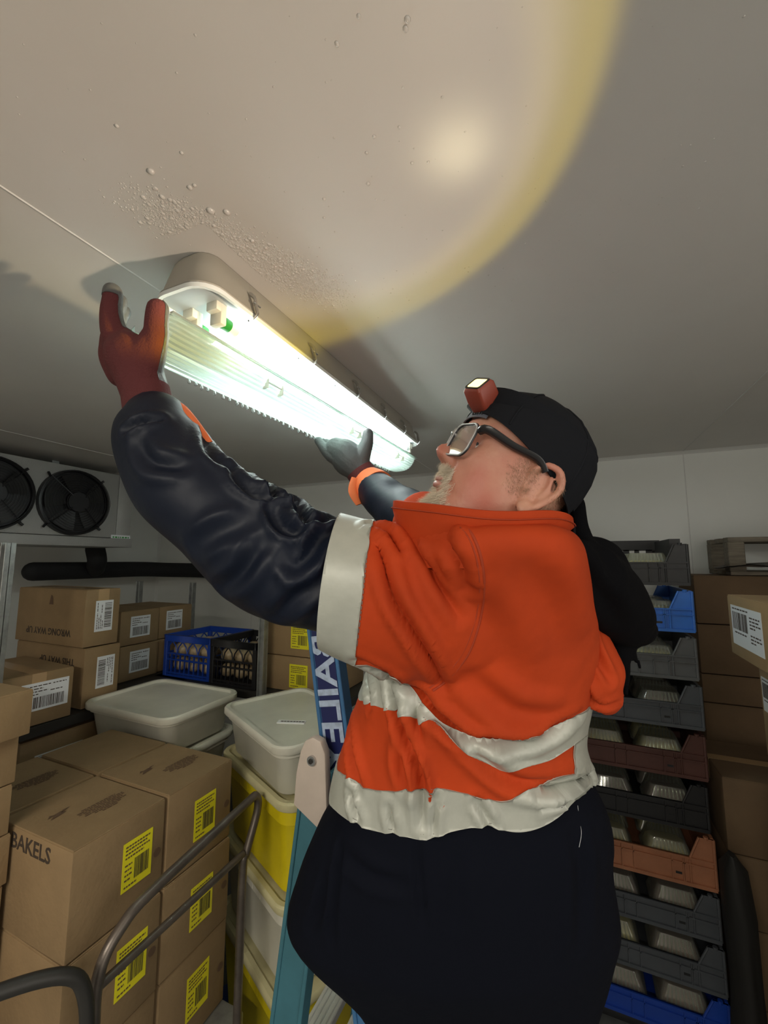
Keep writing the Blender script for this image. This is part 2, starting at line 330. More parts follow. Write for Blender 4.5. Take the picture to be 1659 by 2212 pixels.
for a, c in zip(wx[:-1], wx[1:]): b.box(a+.0015, c-.0015, YF, YF+.1, 0, H+CE)
b.box(XL-.1, XR+.1, YF+.004, YF+.11, 0, H+CE)
struct(b.build('wall_back', M['wall']))
for i, x in enumerate(wx[1:-1]): struct(MB().tube([(x, YF+.001, 0), (x, YF+.001, H+CE)], .003, 6).build('trim_%d' % (i+4), M['joint']))
panels('wall_left', [(XL-.1, XL, YN-.1, YF+.1, 0, H+CE)], M['wall'])
panels('wall_right', [(XR, XR+.1, YN-.1, YF+.1, 0, H+CE)], M['wall'])
panels('wall_near', [(XL-.1, XR+.1, YN-.1, YN, 0, H+CE)], M['wall'])
d_ = MB().box(XR-.03, XR-.005, -.85, .15, .01, 2.05).build('added_door_1', M['wall'], bevel=.005); struct(d_)  # unseen door, added to account for the fill on this side
MB().tube([(XR-.09, .05, 1.0), (XR-.09, .05, 1.25)], .012, 10).build('door_handle', M['steel'], d_, smooth=60)
def cove(name, p, q, n1, n2):
    p, q, n1, n2 = map(Vector, (p, q, n1, n2)); s = .018
    rings = [[e, e+n1*s, e+n1*s*.45+n2*s*.45, e+n2*s] for e in (p, q)]
    return struct(MB().loft(rings).build(name, M['joint']))
cove('trim_7', (XL, YF, H+CE), (XR, YF, H+CE), (0, -1, 0), (0, 0, -1)); cove('trim_8', (XL, YN, H+CE), (XL, YF, H+CE), (1, 0, 0), (0, 0, -1))
cove('trim_9', (XL, YF, 0), (XL, YF, H+CE), (1, 0, 0), (0, -1, 0))
# unseen batten housing added behind the photographer, to go with the rear fill
t = thing('added_batten', 'unseen batten added on the ceiling behind the photographer for the fill light', 'light', V(-.45, -1.15, .54))
MB().box(-.62, .62, -.1, .1, .01, .08).build('housing', M['housing'], t, bevel=.01)
# ================================================================ LIGHT FITTING on the ceiling
LX0, LX1, LY0, LY1, LZ = -.762, -.600, .53, 1.79, .525
cx, cy = (LX0+LX1)/2, (LY0+LY1)/2; SX, SY = LX1-LX0, LY1-LY0
t = thing('light_fitting', 'long grey weatherproof batten fitting fixed to ceiling, tubes lit, cover off', 'light fitting', V(cx, cy, LZ))
b = MB(); prof = [(-.008, .050, 0), (-.001, .052, .010), (-.006, .05, .018), (-.014, .045, .05), (-.022, .04, .080), (-.03, .036, .094)]
rings = [rrect(0, 0, SX+2*o, SY+2*o, r, z) for o, r, z in prof]
b.loft(rings, caps=False); n = len(rings[0]); b.add([Vector(p)+Vector((0, 0, .0005)) for p in rings[-1]], [tuple(range(n))])
b.build('housing', M['housing'], t, smooth=40)
b = MB(); ro = rrect(0, 0, SX, SY, .052, -.003); ri = rrect(0, 0, SX-.014, SY-.014, .046, -.003); ru = rrect(0, 0, SX-.014, SY-.014, .046, .012); rq = rrect(0, 0, SX, SY, .052, .006)
b.loft([ru, ri, ro, rq], caps=False).build('gasket_rim', M['rim'], t, smooth=40)
# gear tray (white reflector): flat with sloping sides
b = MB(); b.loft([rrect(0, 0, SX-.014, SY-.014, .046, .012), rrect(0, 0, SX-.03, SY-.03, .04, .008), rrect(0, 0, SX-.06, SY-.08, .03, .007)], caps=False)
r2 = rrect(0, 0, SX-.06, SY-.08, .03, .007); b.add(r2, [tuple(range(len(r2)-1, -1, -1))]); b.build('gear_tray', M['reflector'], t, smooth=30)
for k in range(6):
    MB().sph((.052, -.48+k*.19, .0055), .0022, 5).build('screw', M['darksteel'], t, smooth=170)
for tx in (.030, -.038):
    y0, y1 = -.535, .590
    MB().tube([(tx, y0+.018, -.022), (tx, y1-.018, -.022)], .013, 20).build('fluorescent_tube', M['tube'], t, smooth=60)
    for ye, s in ((y0, 1), (y1, -1)):
        hd = MB(); hd.box(tx-.016, tx+.016, ye-.014-.004*s, ye+.002-.004*s, -.037, .009); hd.box(tx-.015, tx+.015, ye-.030 if s > 0 else ye+.004, ye-.004 if s > 0 else ye+.03, -.012, .009)
        hd.build('lamp_holder', M['holder'], t, bevel=.003)
        MB().tube([(tx, ye, -.022), (tx, ye+.018*s, -.022)], .0138, 20).build('tube_end_cap', M['green'] if s > 0 else M['tubedim'], t, smooth=40)
        MB().tube([(tx, ye+.018*s, -.022), (tx, ye+.04*s, -.022)], .0133, 20, caps=False).build('tube_end_glass', M['tubedim'], t, smooth=40)
# spring clips along both long sides
for sx_ in (1, -1):
    for y in (-.50, -.27, -.02, .20, .40, .57):
        x = sx_*(SX/2+.0005); c = MB()
        c.tube([(x-sx_*.010, y, .052), (x+sx_*.003, y, .040), (x+sx_*.006, y+.004, .018), (x+sx_*.010, y+.004, .003), (x-sx_*.001, y+.004, -.006)], [.0022, .003, .0035, .003, .0022], 8, sub=4, flat=2.4)
        c.tube([(x+sx_*.006, y-.006, .026), (x+sx_*.006, y+.016, .026)], .0022, 8)
        c.build('clip', M['steel'], t, smooth=50)
# ---- prismatic diffuser held below, slightly swung
dl = thing('diffuser_cover', 'clear ribbed plastic diffuser tray held up by both gloved hands', 'light cover', V(-.712, 1.155, .43), math.radians(-2.2))
L = 1.27; prof = [(.066, .040), (.068, .036), (.062, .020), (.052, .004), (.036, -.012), (.015, -.020), (-.010, -.022), (-.036, -.020), (-.056, -.010), (-.064, .008), (-.068, .034), (-.066, .038)]
pp, _ = smooth_path([Vector((a, 0, c)) for a, c in prof], [0]*len(prof), 4)
outer = []
for i, p in enumerate(pp):
    a = pp[max(0, i-1)]; c = pp[min(len(pp)-1, i+1)]; d = (c-a).normalized(); nrm = Vector((d.z, 0, -d.x)); outer.append(p+nrm*(.0016 if i % 2 else -.0014))
rings = []
for fy, sc, lift in ((-1, .60, .026), (-.993, .85, .009), (-.975, .97, .002), (-.95, 1, 0), (.95, 1, 0), (.975, .97, .002), (.993, .85, .009), (1, .60, .026)):
    rings.append([Vector((p.x*(sc if abs(fy) > .96 else 1), fy*L/2, .040-(.040-p.z)*(1-lift/.04*.9))) for p in outer])
b = MB().loft(rings, closed=False, caps=False); b.build('ribbed_bowl', M['lens'], dl, smooth=25)
b = MB(); b.loft([[Vector((s*x, y, z)) for x, z in ((.064, .036), (.073, .036), (.073, .040), (.064, .040))] for s in (1,) for y in (-L/2, L/2)]); b.loft([[Vector((-x, y, z)) for x, z in ((.064, .036), (.073, .036), (.073, .040), (.064, .040))] for y in (-L/2, L/2)])
b.build('rim_flange', M['lens'], dl)
for y in (-.36, .06, .44):
    c = MB()
    for dy in (0, .055): c.box(.045, .064, y+dy, y+dy+.002, -.004, .022)
    c.box(.0575, .0600, y, y+.055, .012, .0135); c.build('moulded_tab', M['holder'], dl)
# drips on its low edge
dm = None; MW = Matrix.Translation(dl.location) @ Matrix.Rotation(math.radians(-2.2), 4, 'Z')
dr = MB()
for i, (z, r) in enumerate(((0.002, .0010), (0, .0026), (-.003, .0038), (-.006, .0044), (-.009, .0038), (-.0115, .002), (-.012, .0006))):
    pass
ringp = [(0.002, .0022), (0, .0028), (-.003, .0040), (-.006, .0046), (-.0088, .0040), (-.011, .0022), (-.0118, .0006)]
dr.loft([[Vector((r*math.cos(k*math.pi/5), r*math.sin(k*math.pi/5), z)) for k in range(10)] for z, r in ringp])
y = -.49
while y < .60:
    p = MW @ Vector((-.056+random.uniform(-.003, .003), y, -.014)); s = random.uniform(.7, 1.15)
    if dm is None: o = dr.build('water_drop', M['water'], smooth=170); dm = o
    else: o = dm.copy(); C.objects.link(o)
    o.location = p; o.scale = (s, s*random.uniform(.9, 1.3), s); tag(o, 'small clear water drop hanging from the low edge of the diffuser', 'drop', 'water drops along the diffuser edge')
    y += random.choice((.016, .02, .024, .03))
# condensation on the ceiling
b = MB()
def dome(x, y, r, h):
    rr_ = [(1, 0), (.86, -.45), (.5, -.85), (.08, -1)]; e = random.uniform(.8, 1.25)
    b.loft([[Vector((x+r*a*math.cos(k*math.pi/4), y+r*a*e*math.sin(k*math.pi/4), H+CE+c*h)) for k in range(8)] for a, c in rr_])
for i in range(9000):
    q = random.betavariate(1.3, 1.6); x = -.655+.185*q+random.gauss(0, .026); y = .455+.34*q+random.gauss(0, .034)
    if x < LX1+.012 and y > LY0-.02: continue
    if (x+.655)*.88-(y-.455)*.48 > .075+random.gauss(0, .012): continue
    r = random.choice((.0009, .0012, .0015, .002)) if random.random() < .97 else random.uniform(.003, .0045); dome(x, y, r, r*.45)
for i in range(230):
    x, y = random.uniform(-.75, .25), random.uniform(.2, 1.0); r = random.choice((.0007, .0009, .0012, .0016)); dome(x, y, r, r*.5)
for px, py, r in ((880, 42, .0040), (876, 62, .0034), (728, 95, .003), (775, 35, .0028), (326, 370, .0062), (252, 272, .003), (808, 295, .003), (792, 330, .003), (795, 397, .0035), (890, 352, .003), (862, 275, .0024), (700, 430, .003), (350, 425, .0045), (455, 455, .007), (490, 458, .006), (410, 405, .0045), (392, 330, .003), (420, 400, .004), (545, 520, .005), (700, 470, .003), (925, 350, .0026), (955, 210, .002)):
    d = (W(px, py, 1)-Vector((0, 0, H))); p = d*(CE/d.z); dome(p.x, p.y, r, r*.7)
tag(b.build('condensation', M['bead'], smooth=170), 'beads of condensation spread over the ceiling beside the light fitting', 'water drops', kind='stuff')
# ================================================================ EVAPORATOR
ex = -2.72
t = thing('evaporator_unit', 'grey ceiling-hung cold room cooler with two black fans, upper left', 'cooler', V(ex-.22, 1.2, .09))
def L2(x, y, z): return Vector((x-(ex-.22), y-1.2, z-.09))
def lb(x0, x1, y0, y1, z0, z1, name, m, bevel=0, par=None):
    a, c = L2(x0, y0, z0), L2(x1, y1, z1); return MB().box(a.x, c.x, a.y, c.y, a.z, c.z).build(name, m, par or t, bevel=bevel)
lb(ex-.42, ex, .35, 1.80, .145, .565, 'cabinet', M['evap'], .004); lb(ex-.40, ex-.002, 1.803, 1.90, .12, .585, 'end_panel', M['evap'], .003)
lb(ex-.44, ex+.012, .33, 1.91, .085, .142, 'drip_tray', M['evap'], .004)
for y in (.6, 1.5): lb(ex-.3, ex-.2, y, y+.04, .565, CE, 'hanging_bracket', M['galv'])
s = lb(ex+.0005, ex+.0025, 1.77, 1.90, .115, .165, 'sticker', M['paper'])
dashes(fr((0, 1, 0), (0, 0, 1), L2(ex+.0027, 1.835, .142)), .11, (1, .5), .010, M['green'], t)
for i, fy in enumerate((1.12, 1.53, .71)):
    c0 = L2(ex, fy, .345)
    def ring(r, x, w=.003, nn=40): return [(c0.x+x, c0.y+r*math.cos(2*math.pi*k/nn), c0.z+r*math.sin(2*math.pi*k/nn)) for k in range(nn+1)]
    b = MB(); nn = 40
    b.loft([[Vector((c0.x+x, c0.y+r*math.cos(2*math.pi*k/nn), c0.z+r*math.sin(2*math.pi*k/nn))) for k in range(nn)] for r, x in ((.198, .001), (.196, .03), (.186, .032), (.182, .002))], caps=False)
    b.build('fan_shroud', M['fan'], t, smooth=40)
    MB().tube([(c0.x+.0008, c0.y, c0.z), (c0.x+.002, c0.y, c0.z)], .185, 40).build('fan_opening', M['kplas'], t)
    g = MB()
    for r in (.190, .176, .162, .148, .134, .120, .106, .092, .078, .064): g.tube(ring(r, .045+.012*(1-r/.19)), .0016, 5, caps=False)
    for k in range(4):
        a = math.pi/4+k*math.pi/2; g.tube([(c0.x+.058, c0.y+.05*math.cos(a), c0.z+.05*math.sin(a)), (c0.x+.03, c0.y+.2*math.cos(a), c0.z+.2*math.sin(a))], .003, 6)
    g.build('fan_guard', M['fan'], t, smooth=60)
    MB().tube([(c0.x+.01, c0.y, c0.z), (c0.x+.055, c0.y, c0.z)], .058, 28).build('fan_motor', M['kplas'], t, smooth=40)
    for k in range(5):
        a = k*2*math.pi/5+.5; bl = []
        for r, wd in ((.05, .35), (.11, .42), (.17, .40)):
            bl.append([Vector((c0.x+.012+.022*(j/4), c0.y+r*math.cos(a+(j/4-.5)*wd*2), c0.z+r*math.sin(a+(j/4-.5)*wd*2))) for j in range(5)])
        MB().loft(bl, closed=False, caps=False).build('fan_blade', M['k2plas'], t, smooth=60)
    for k in range(4):
        a = math.pi/4+k*math.pi/2; MB().tube([(c0.x+.005, c0.y+.19*math.cos(a), c0.z+.19*math.sin(a)), (c0.x+.02, c0.y+.222*math.cos(a), c0.z+.222*math.sin(a))], .007, 8).build('guard_clip', M['kplas'], t, smooth=40)
# ---- insulated pipes
t = thing('insulated_pipe', 'thick black foam-insulated pipe below the cooler and along the wall', 'pipe', V(-2.97, 1.95, -.1))
def off(pts, o): return [Vector(p)-o.location for p in pts]
MB().tube(off([V(-3.25, 1.62, -.075), V(-3.27, 2.0, -.075), V(-3.30, 2.4, -.075), V(-3.22, 2.62, -.085), V(-2.9, 2.72, -.09), V(-2.2, 2.72, -.10), V(-1.2, 2.72, -.10)], t), .062, 20, sub=6, dome=True).build('pipe_run', M['foam'], t, smooth=60)
MB().tube(off([V(-3.08, 1.90, .079), V(-3.08, 1.92, .0), V(-3.22, 2.0, -.06)], t), .060, 20, sub=5, dome=True).build('pipe_drop', M['foam'], t, smooth=60)
MB().tube(off([V(-3.3, 2.0, -.06), V(XL, 2.0, -.06)], t), .01, 8).build('pipe_bracket', M['galv'], t)
# ================================================================ SHELF RACKS
def rack(name, label, posts, decks, loc):
    t = thing(name, label, 'shelving', loc)
    for x, y, zt in posts:
        c = Vector(V(x, y, 0))-loc; b = MB(); zb = -loc.z; zz = zt+H-loc.z
        b.box(c.x-.017, c.x+.017, c.y-.002, c.y+.002, zb, zz); b.box(c.x-.017, c.x-.013, c.y-.017, c.y+.017, zb, zz); b.box(c.x+.013, c.x+.017, c.y-.017, c.y+.017, zb, zz); b.build('post', M['galv'], t, bevel=.001, seg=1)
    for x0, x1, y0, y1, z in decks:
        a = V(x0, y0, z)-loc; c = V(x1, y1, z)-loc
        MB().box(a.x, c.x, a.y, c.y, a.z-.012, a.z).build('shelf_deck', M['darksteel'], t)
        e = MB(); e.box(c.x-.006, c.x+.004, a.y, c.y, a.z-.04, a.z-.001); e.box(a.x, c.x, a.y-.004, a.y+.006, a.z-.04, a.z-.001); e.build('shelf_beam', M['darksteel'], t, bevel=.001, seg=1)
    return t
rack('shelf_rack', 'galvanised shelving against the left wall holding white-labelled boxes', [(-1.90, .86, .065), (-2.95, .80, .065), (-3.0, 2.2, -.16)], [(-3.0, -1.905, .80, 1.955, -.635), (-3.0, -1.885, .80, 1.955, -1.2)], V(-2.4, 1.4, -H))
rack('shelf_rack', 'galvanised corner shelving holding the two lattice crates', [(-1.376, 1.672, -.03), (-2.56, 2.30, -.165), (-.93, 2.08, -.05)], [(-2.13, -.95, 1.685, 2.08, -.635), (-2.13, -.95, 1.75, 2.08, -1.25)], V(-1.7, 2.3, -H))
g = 'cartons on the left shelving'
WU = [('-Y', .0, -.27, 'WRONG WAY UP', .042, 180, 'ink')]
t_, S = carton('cardboard box printed WRONG WAY UP upside down, white label, top of its pile', -2.45, -1.93, 1.168, 1.325, -.377, -.128, g, rz=0, stickers=[('+X', .04, .02, .135, .078, 'wide', 'paper', 90)], texts=WU, band='x')
fm = face_frame('-Y', S, .02, .30); q_ = [fm @ Vector((x, y, .0006)) for x, y in ((-.016, -.022), (.016, -.022), (.006, .016), (-.004, .022), (-.008, .010))]; MB().add(q_, [(0, 1, 2, 3, 4)]).build('printed_symbol', M['inkbrown'], t_)
carton('cardboard box printed THIS WAY UP upside down, lower in the corner pile', -2.45, -1.928, 1.18, 1.34, -.633, -.380, g, rz=0, stickers=[('+X', .10, .05, .135, .078, 'wide', 'paper', -90)], texts=[('-Y', .12, .25, 'THIS WAY UP', .042, 180, 'ink')])
carton('small cardboard box with wide white label beside the near post', -2.33, -1.91, .90, 1.145, -.633, -.437, g, rz=-4, stickers=[('+X', .10, .05, .16, .105, 'wide', 'paper', 0)], band='x')
carton('cardboard box with white label, upper one left of the blue crate', -2.55, -2.16, 1.49, 1.72, -.45, -.27, g, rz=0, stickers=[('+X', 0, .02, .115, .11, 'wide', 'paper', 0)])
carton('cardboard box with white label, lower one left of the blue crate', -2.55, -2.155, 1.49, 1.72, -.633, -.452, g, rz=1, stickers=[('+X', 0, .02, .115, .11, 'wide', 'paper', 0)])
carton('cardboard box with white label directly behind and above the blue crate', -2.55, -2.17, 1.725, 1.955, -.45, -.27, g, rz=0, stickers=[('+X', -.05, .05, .11, .11, 'wide', 'paper', 0)])
carton('unlabelled lower cardboard box half hidden by the blue crate', -2.55, -2.17, 1.725, 1.955, -.633, -.452, g)
carton('cardboard box on the lower shelf with a white strip label, in shadow', -2.33, -1.915, .98, 1.32, -1.0, -.69, g, 'card', rz=-3, stickers=[('+X', -.1, .22, .17, .05, 'wide', 'paper', 0)])
g = 'yellow-labelled cartons behind the ladder'
for i, (z0, z1, lb_) in enumerate(((-.633, -.469, 'lowest yellow-labelled carton behind ladder, mostly hidden by white tub'), (-.467, -.261, 'yellow-labelled carton behind ladder, level with the ladder top'), (-.259, -.05, 'topmost carton behind ladder, just under the navy sleeve'))):
    carton(lb_, -1.415, -1.02, 1.75, 2.06, z0, z1, g, 'card2', stickers=[('-Y', -.01+.01*i, -.05, .105, .110, 'side', 'yellow', 0)])
# ================================================================ LATTICE CRATES with bagged buns
def lattice(label, x0, y0, z0, sx, sy, sz, m):
    t = thing('lattice_crate', label, 'crate', V(x0+sx/2, y0+sy/2, z0), 0, None)
    b = MB(); r0 = (-sx/2, sx/2, -sy/2, sy/2)
    for xa, xb, ya, yb in ((-sx/2, sx/2, -sy/2, -sy/2+.012), (-sx/2, sx/2, sy/2-.012, sy/2), (-sx/2, -sx/2+.012, -sy/2, sy/2), (sx/2-.012, sx/2, -sy/2, sy/2)): b.box(xa, xb, ya, yb, sz-.035, sz)
    b.build('top_rim', M[m], t, bevel=.002, seg=1)
    MB().box(-sx/2+.003, sx/2-.003, -sy/2+.003, sy/2-.003, 0, .012).build('crate_base', M[m], t)
    for qx in (-1, 1):
        for qy in (-1, 1): MB().box(qx*sx/2-(.024 if qx > 0 else 0), qx*sx/2+(.024 if qx < 0 else 0), qy*sy/2-(.024 if qy > 0 else 0), qy*sy/2+(.024 if qy < 0 else 0), 0, sz-.03).build('corner_post', M[m], t, bevel=.003, seg=1)
    for k in range(4):
        ln = sx if k % 2 == 0 else sy; d = (sy if k % 2 == 0 else sx)/2-.008; R_ = Matrix.Rotation(k*math.pi/2, 4, 'Z'); b = MB(); n = 9
        for i in range(1, n): 
            u = -ln/2+.02+(ln-.04)*i/n; b.box(u-.0022, u+.0022, -d-.004, -d+.004, .012, sz-.10, mt=R_)
        for z in (.02, .09, sz-.10): b.box(-ln/2+.01, ln/2-.01, -d-.0045, -d+.0045, z-.004, z+.004, mt=R_)
        na = 4
        for i in range(na):
            u0 = -ln/2+.02+(ln-.04)*i/na; u1 = u0+(ln-.04)/na
            for ua, ub in ((u0, (u0+u1)/2), (u1, (u0+u1)/2)): b.tube([R_ @ Vector((ua, -d, sz-.10)), R_ @ Vector((ua*.7+ub*.3, -d, sz-.062)), R_ @ Vector((ub, -d, sz-.034))], .0035, 6)
        b.build('lattice_side', M[m], t)
    return t
lattice('blue lattice crate of bagged buns on the corner shelving', -2.088, 1.70, -.633, .347, .33, .222, 'bplas')
lattice('black lattice crate of bagged buns next to the blue one', -1.735, 1.69, -.633, .303, .33, .222, 'kplas')
bun = None
for ci, (x0, lab) in enumerate(((-2.088, 'bagged bun in the blue crate'), (-1.735, 'bagged bun in the black crate'))):
    for iz in range(2):
        for ix in range(3):
            for iy in range(3 if iz else 2):
                p = V(x0+(.070 if ci == 0 else .062)+ix*(.1015 if ci == 0 else .089)+random.uniform(-.002, .002), 1.765+iy*.096+random.uniform(-.002, .002), -.575+iz*.078)
                if bun is None:
                    mb = MB(); mb.sph((0, 0, 0), .046, 10, (1, 1, .84))
                    for k, v in enumerate(mb.v):
                        q = Vector(v); q *= 1+.05*math.sin(9*math.atan2(q.y, q.x)+q.z*60); mb.v[k] = tuple(q)
                    bun = mb.build('bagged_bun', M['bun'], smooth=170); o = bun
                else: o = bun.copy(); C.objects.link(o)
                o.location = p; o.rotation_euler = (random.uniform(-.2, .2), random.uniform(-.2, .2), random.uniform(0, 6)); s = random.uniform(.94, 1.0)*(1 if ci == 0 else .93); o.scale = (s, s, s)
                tag(o, lab+', '+('top' if iz else 'bottom')+' layer, '+('front', 'middle', 'back')[iy]+' row, '+('left', 'centre', 'right')[ix], 'bun', 'buns in the '+('blue' if ci == 0 else 'black')+' crate')
# ================================================================ TUBS
def tub(label, cx, cy, z0, sx, sy, h, m, ml, rz, lidded=True, group=None, strip=False):
    t = thing('storage_tub', label, 'tub', V(cx, cy, z0), math.radians(rz), group); k = .045
    rings = [rrect(0, 0, sx-.10, sy-.10, k, 0), rrect(0, 0, sx-.085, sy-.085, k+.005, .006), rrect(0, 0, sx-.05, sy-.05, k+.008, h*.72), rrect(0, 0, sx-.046, sy-.046, k+.01, h*.73), rrect(0, 0, sx-.030, sy-.030, k+.012, h*.75), rrect(0, 0, sx-.026, sy-.026, k+.012, h-.012)]
    MB().loft(rings).build('tub_body', M[m], t, smooth=45)
    R_ = [rrect(0, 0, sx-.006, sy-.006, k+.015, h-.028), rrect(0, 0, sx, sy, k+.018, h-.024), rrect(0, 0, sx, sy, k+.018, h-.006), rrect(0, 0, sx-.010, sy-.010, k+.014, h), rrect(0, 0, sx-.040, sy-.040, k+.004, h), rrect(0, 0, sx-.054, sy-.054, k, h-.010), rrect(0, 0, sx-.12, sy-.12, k, h-.010)]
    MB().loft(R_).build('lid', M[ml], t, smooth=40)
    for s in (-1, 1):
        hb = MB()
        for u in (-.09, -.03, .03, .09): hb.box(u-.003, u+.003, s*(sy/2-.020)-.006, s*(sy/2-.020)+.006, h*.76, h-.03)
        hb.build('handle_rib', M[m], t)
    if strip:
        l = MB().box(-.052, .052, -.014, .014, h-.0098, h-.0070, mt=Matrix.Translation((sx*.12, -sy*.12, 0)) @ Matrix.Rotation(math.radians(46), 4, 'Z')).build('name_strip', M['white'], t)
        dashes(Matrix.Translation((sx*.12, -sy*.12, h-.0068)) @ Matrix.Rotation(math.radians(46), 4, 'Z'), .08, (1,), .007, M['ink'], l, 'handwriting', .3)
    return t
TZ = -.595
tub('white lidded tub, topmost of its stack beside the labelled boxes', -1.662, 1.37, TZ-.155, .53, .40, .155, 'poly', 'poly', 0)
tub('white lidded tub underneath the leftmost white tub', -1.65, 1.38, TZ-.155-.19, .47, .39, .187, 'poly', 'poly', 1)
tub('white lidded tub at the bottom of the left white stack', -1.65, 1.38, TZ-.155-.19-.302, .47, .39, .30, 'poly', 'poly', 0)
for z in (TZ-1.15,):
    pass
A2 = -25
tub('white lidded tub with a handwritten paper strip, behind the ladder', -1.000, 1.415, -.757, .55, .39, .172, 'poly', 'poly', A2-2, strip=True)
tub('yellow tub with cream lid under the white tub with the strip', -1.00, 1.43, -1.055, .56, .39, .297, 'yplas', 'cream', A2)
tub('cloudy white tub with lid in the middle of the yellow tub stack', -1.00, 1.435, -1.33, .56, .39, .273, 'poly', 'cream', A2)
tub('lowest yellow tub standing on the blue dolly', -1.00, 1.435, -1.655, .56, .39, .323, 'yplas', 'cream', A2)
t = thing('dolly', 'flat blue plastic dolly on the floor under the yellow tubs', 'dolly', V(-1.00, 1.435, -H), math.radians(A2))
MB().loft([rrect(0, 0, .56, .40, .04, .06), rrect(0, 0, .58, .42, .05, .07), rrect(0, 0, .58, .42, .05, .135), rrect(0, 0, .56, .40, .04, .142)]).build('deck', M['bplas'], t, smooth=40)
for x in (-.22, .22):
    for y in (-.15, .15): MB().tube([(x-.012, y, .032), (x+.012, y, .032)], .032, 16).build('castor', M['kplas'], t, smooth=40)
# base under the left white stack
t = thing('dolly', 'grey dolly under the left white tub stack', 'dolly', V(-1.65, 1.38, -H)); MB().loft([rrect(0, 0, .42, .34, .03, .07), rrect(0, 0, .42, .34, .03, .556)]).build('deck', M['gplas'], t, smooth=40)
for x in (-.15, .15):
    for y in (-.12, .12): MB().tube([(x-.012, y, .034), (x+.012, y, .034)], .034, 16).build('castor', M['kplas'], t, smooth=40)
# ================================================================ TROLLEY with cartons
PT = -1.385
t = thing('platform_trolley', 'platform trolley with bent steel handle loaded with yellow-labelled boxes', 'trolley', V(-1.35, .92, -H))
def TL(*p): return Vector(V(*p))-t.location
a, c = TL(-1.72, .662, PT-.11), TL(-.985, 1.166, PT-.002); MB().box(a.x, c.x, a.y, c.y, a.z, c.z).build('platform', M['galv'], t, bevel=.01)
hx = -.955
MB().tube([TL(hx, .675, PT-.06), TL(hx, .665, -1.05), TL(hx, .665, -.88), TL(hx, .715, -.815), TL(hx, .80, -.79), TL(hx, 1.10, -.755), TL(hx, 1.150, -.755), TL(hx, 1.160, -.80), TL(hx, 1.115, -.90), TL(hx, 1.10, -.96), TL(hx, 1.10, PT-.06)], .0125, 14, sub=7).build('handle', M['tubesteel'], t, smooth=60)
MB().tube([TL(hx, .667, -.90), TL(hx, 1.10, -.895)], .0095, 12).build('crossbar', M['tubesteel'], t, smooth=60)
for x in (-1.68, -1.08):
    for y in (.70, 1.12):
        q = TL(x, y, 0); MB().tube([(q.x, q.y-.018, .075), (q.x, q.y+.018, .075)], .075, 20).build('wheel', M['kplas'], t, smooth=40)
        MB().box(q.x-.03, q.x+.03, q.y-.03, q.y+.03, .085, .31).build('castor_bracket', M['galv'], t)
g = 'yellow-labelled cartons on the platform trolley'
def bird(t, S, fm):
    b = MB()
    for p in (((-.03, -.012), (.012, -.004), (.006, .010), (-.012, .006)), ((.0, .0), (.03, .012), (.012, .012)), ((-.03, .0), (-.012, .006), (-.02, .012))):
        b.add([fm @ Vector((x, y, .0008)) for x, y in p], [tuple(range(len(p)))])
    b.build('printed_emblem', M['inkbrown'], t)
def topprint(t, S, v=0, wd=1):
    b = MB(); fm = face_frame('T', S, .12, -.12, 0)
    for i in range(7):
        n = (.09, .12, .12, .10, .11, .07, .04)[i]; x = -n/2
        while x < n/2:
            l = random.uniform(.006, .018); b.box(x, min(x+l, n/2), .030-i*.008, .034-i*.008, 0, .0006, mt=fm); x += l+.003
    b.build('printed_lines', M['inkbrown'], t); bird(t, S, face_frame('T', S, -.18, .12, 0))
heights = (-.662, -.902, -1.143, -1.384)
side = [('-Y', -.04, .36, 'BAKELS', .050, 0, 'ink')]
lb1 = {(0, 0): 'front cardboard box with BAKELS print, top of the trolley load', (0, 1): 'rear right cardboard box, top of the trolley load by the handle corner', (1, 0): 'front box in the second layer of the trolley, behind the handle bend', (1, 1): 'rear box in the second layer of the trolley, behind the crossbar', (2, 0): 'front box in the bottom layer of the trolley load', (2, 1): 'rear box in the bottom layer above the platform corner'}
for L_ in range(3):
    for k, (y0, y1) in enumerate(((.662, .908), (.914, 1.162))):
        dx = (0, .004, .001)[L_]+(.002 if k else 0)
        t_, S = carton(lb1[(L_, k)], -1.375, -1.068+dx, y0, y1, heights[L_+1], heights[L_]-.001, g, 'card', rz=(0, -.8, .5)[L_], stickers=[('+X', .18 if k == 0 else .05, .02 if k == 0 else .0, .082, .115, 'side', 'yellow', 0)], texts=side if k == 0 and L_ == 0 else [], band=None)
        if L_ == 0: topprint(t_, S)
        MB().tube([face_frame('+X', S, .42, -.05) @ Vector((0, 0, .0)), face_frame('+X', S, .42, -.05) @ Vector((0, 0, .0009))], .011, 12).build('printed_symbol', M['inkbrown'], t_)
lb2 = {(0, 0): 'far left box of the top trolley layer, partly behind the tall pile', (0, 1): 'back left box of the top trolley layer in front of the white tub', (1, 0): 'hidden-row box under the far left trolley box', (1, 1): 'hidden-row box under the back left trolley box', (2, 0): 'lowest hidden-row box, front of the trolley', (2, 1): 'lowest hidden-row box, back of the trolley'}
for L_ in range(1):
    for k, (y0, y1) in enumerate(((.895, 1.02), (1.02, 1.165))): pass
carton(lb2[(0, 1)], -1.69, -1.382, .914, 1.162, heights[1], heights[0]-.001, g, 'card')
t_, S = carton(lb2[(0, 0)], -1.69, -1.382, .662, .908, heights[1], heights[0]-.001, g, 'card'); topprint(t_, S)
for L_ in (1, 2):
    for k, (y0, y1) in enumerate(((.662, .908), (.914, 1.162))): carton(lb2[(L_, k)], -1.69, -1.382, y0, y1, heights[L_+1], heights[L_]-.001, g, 'card')
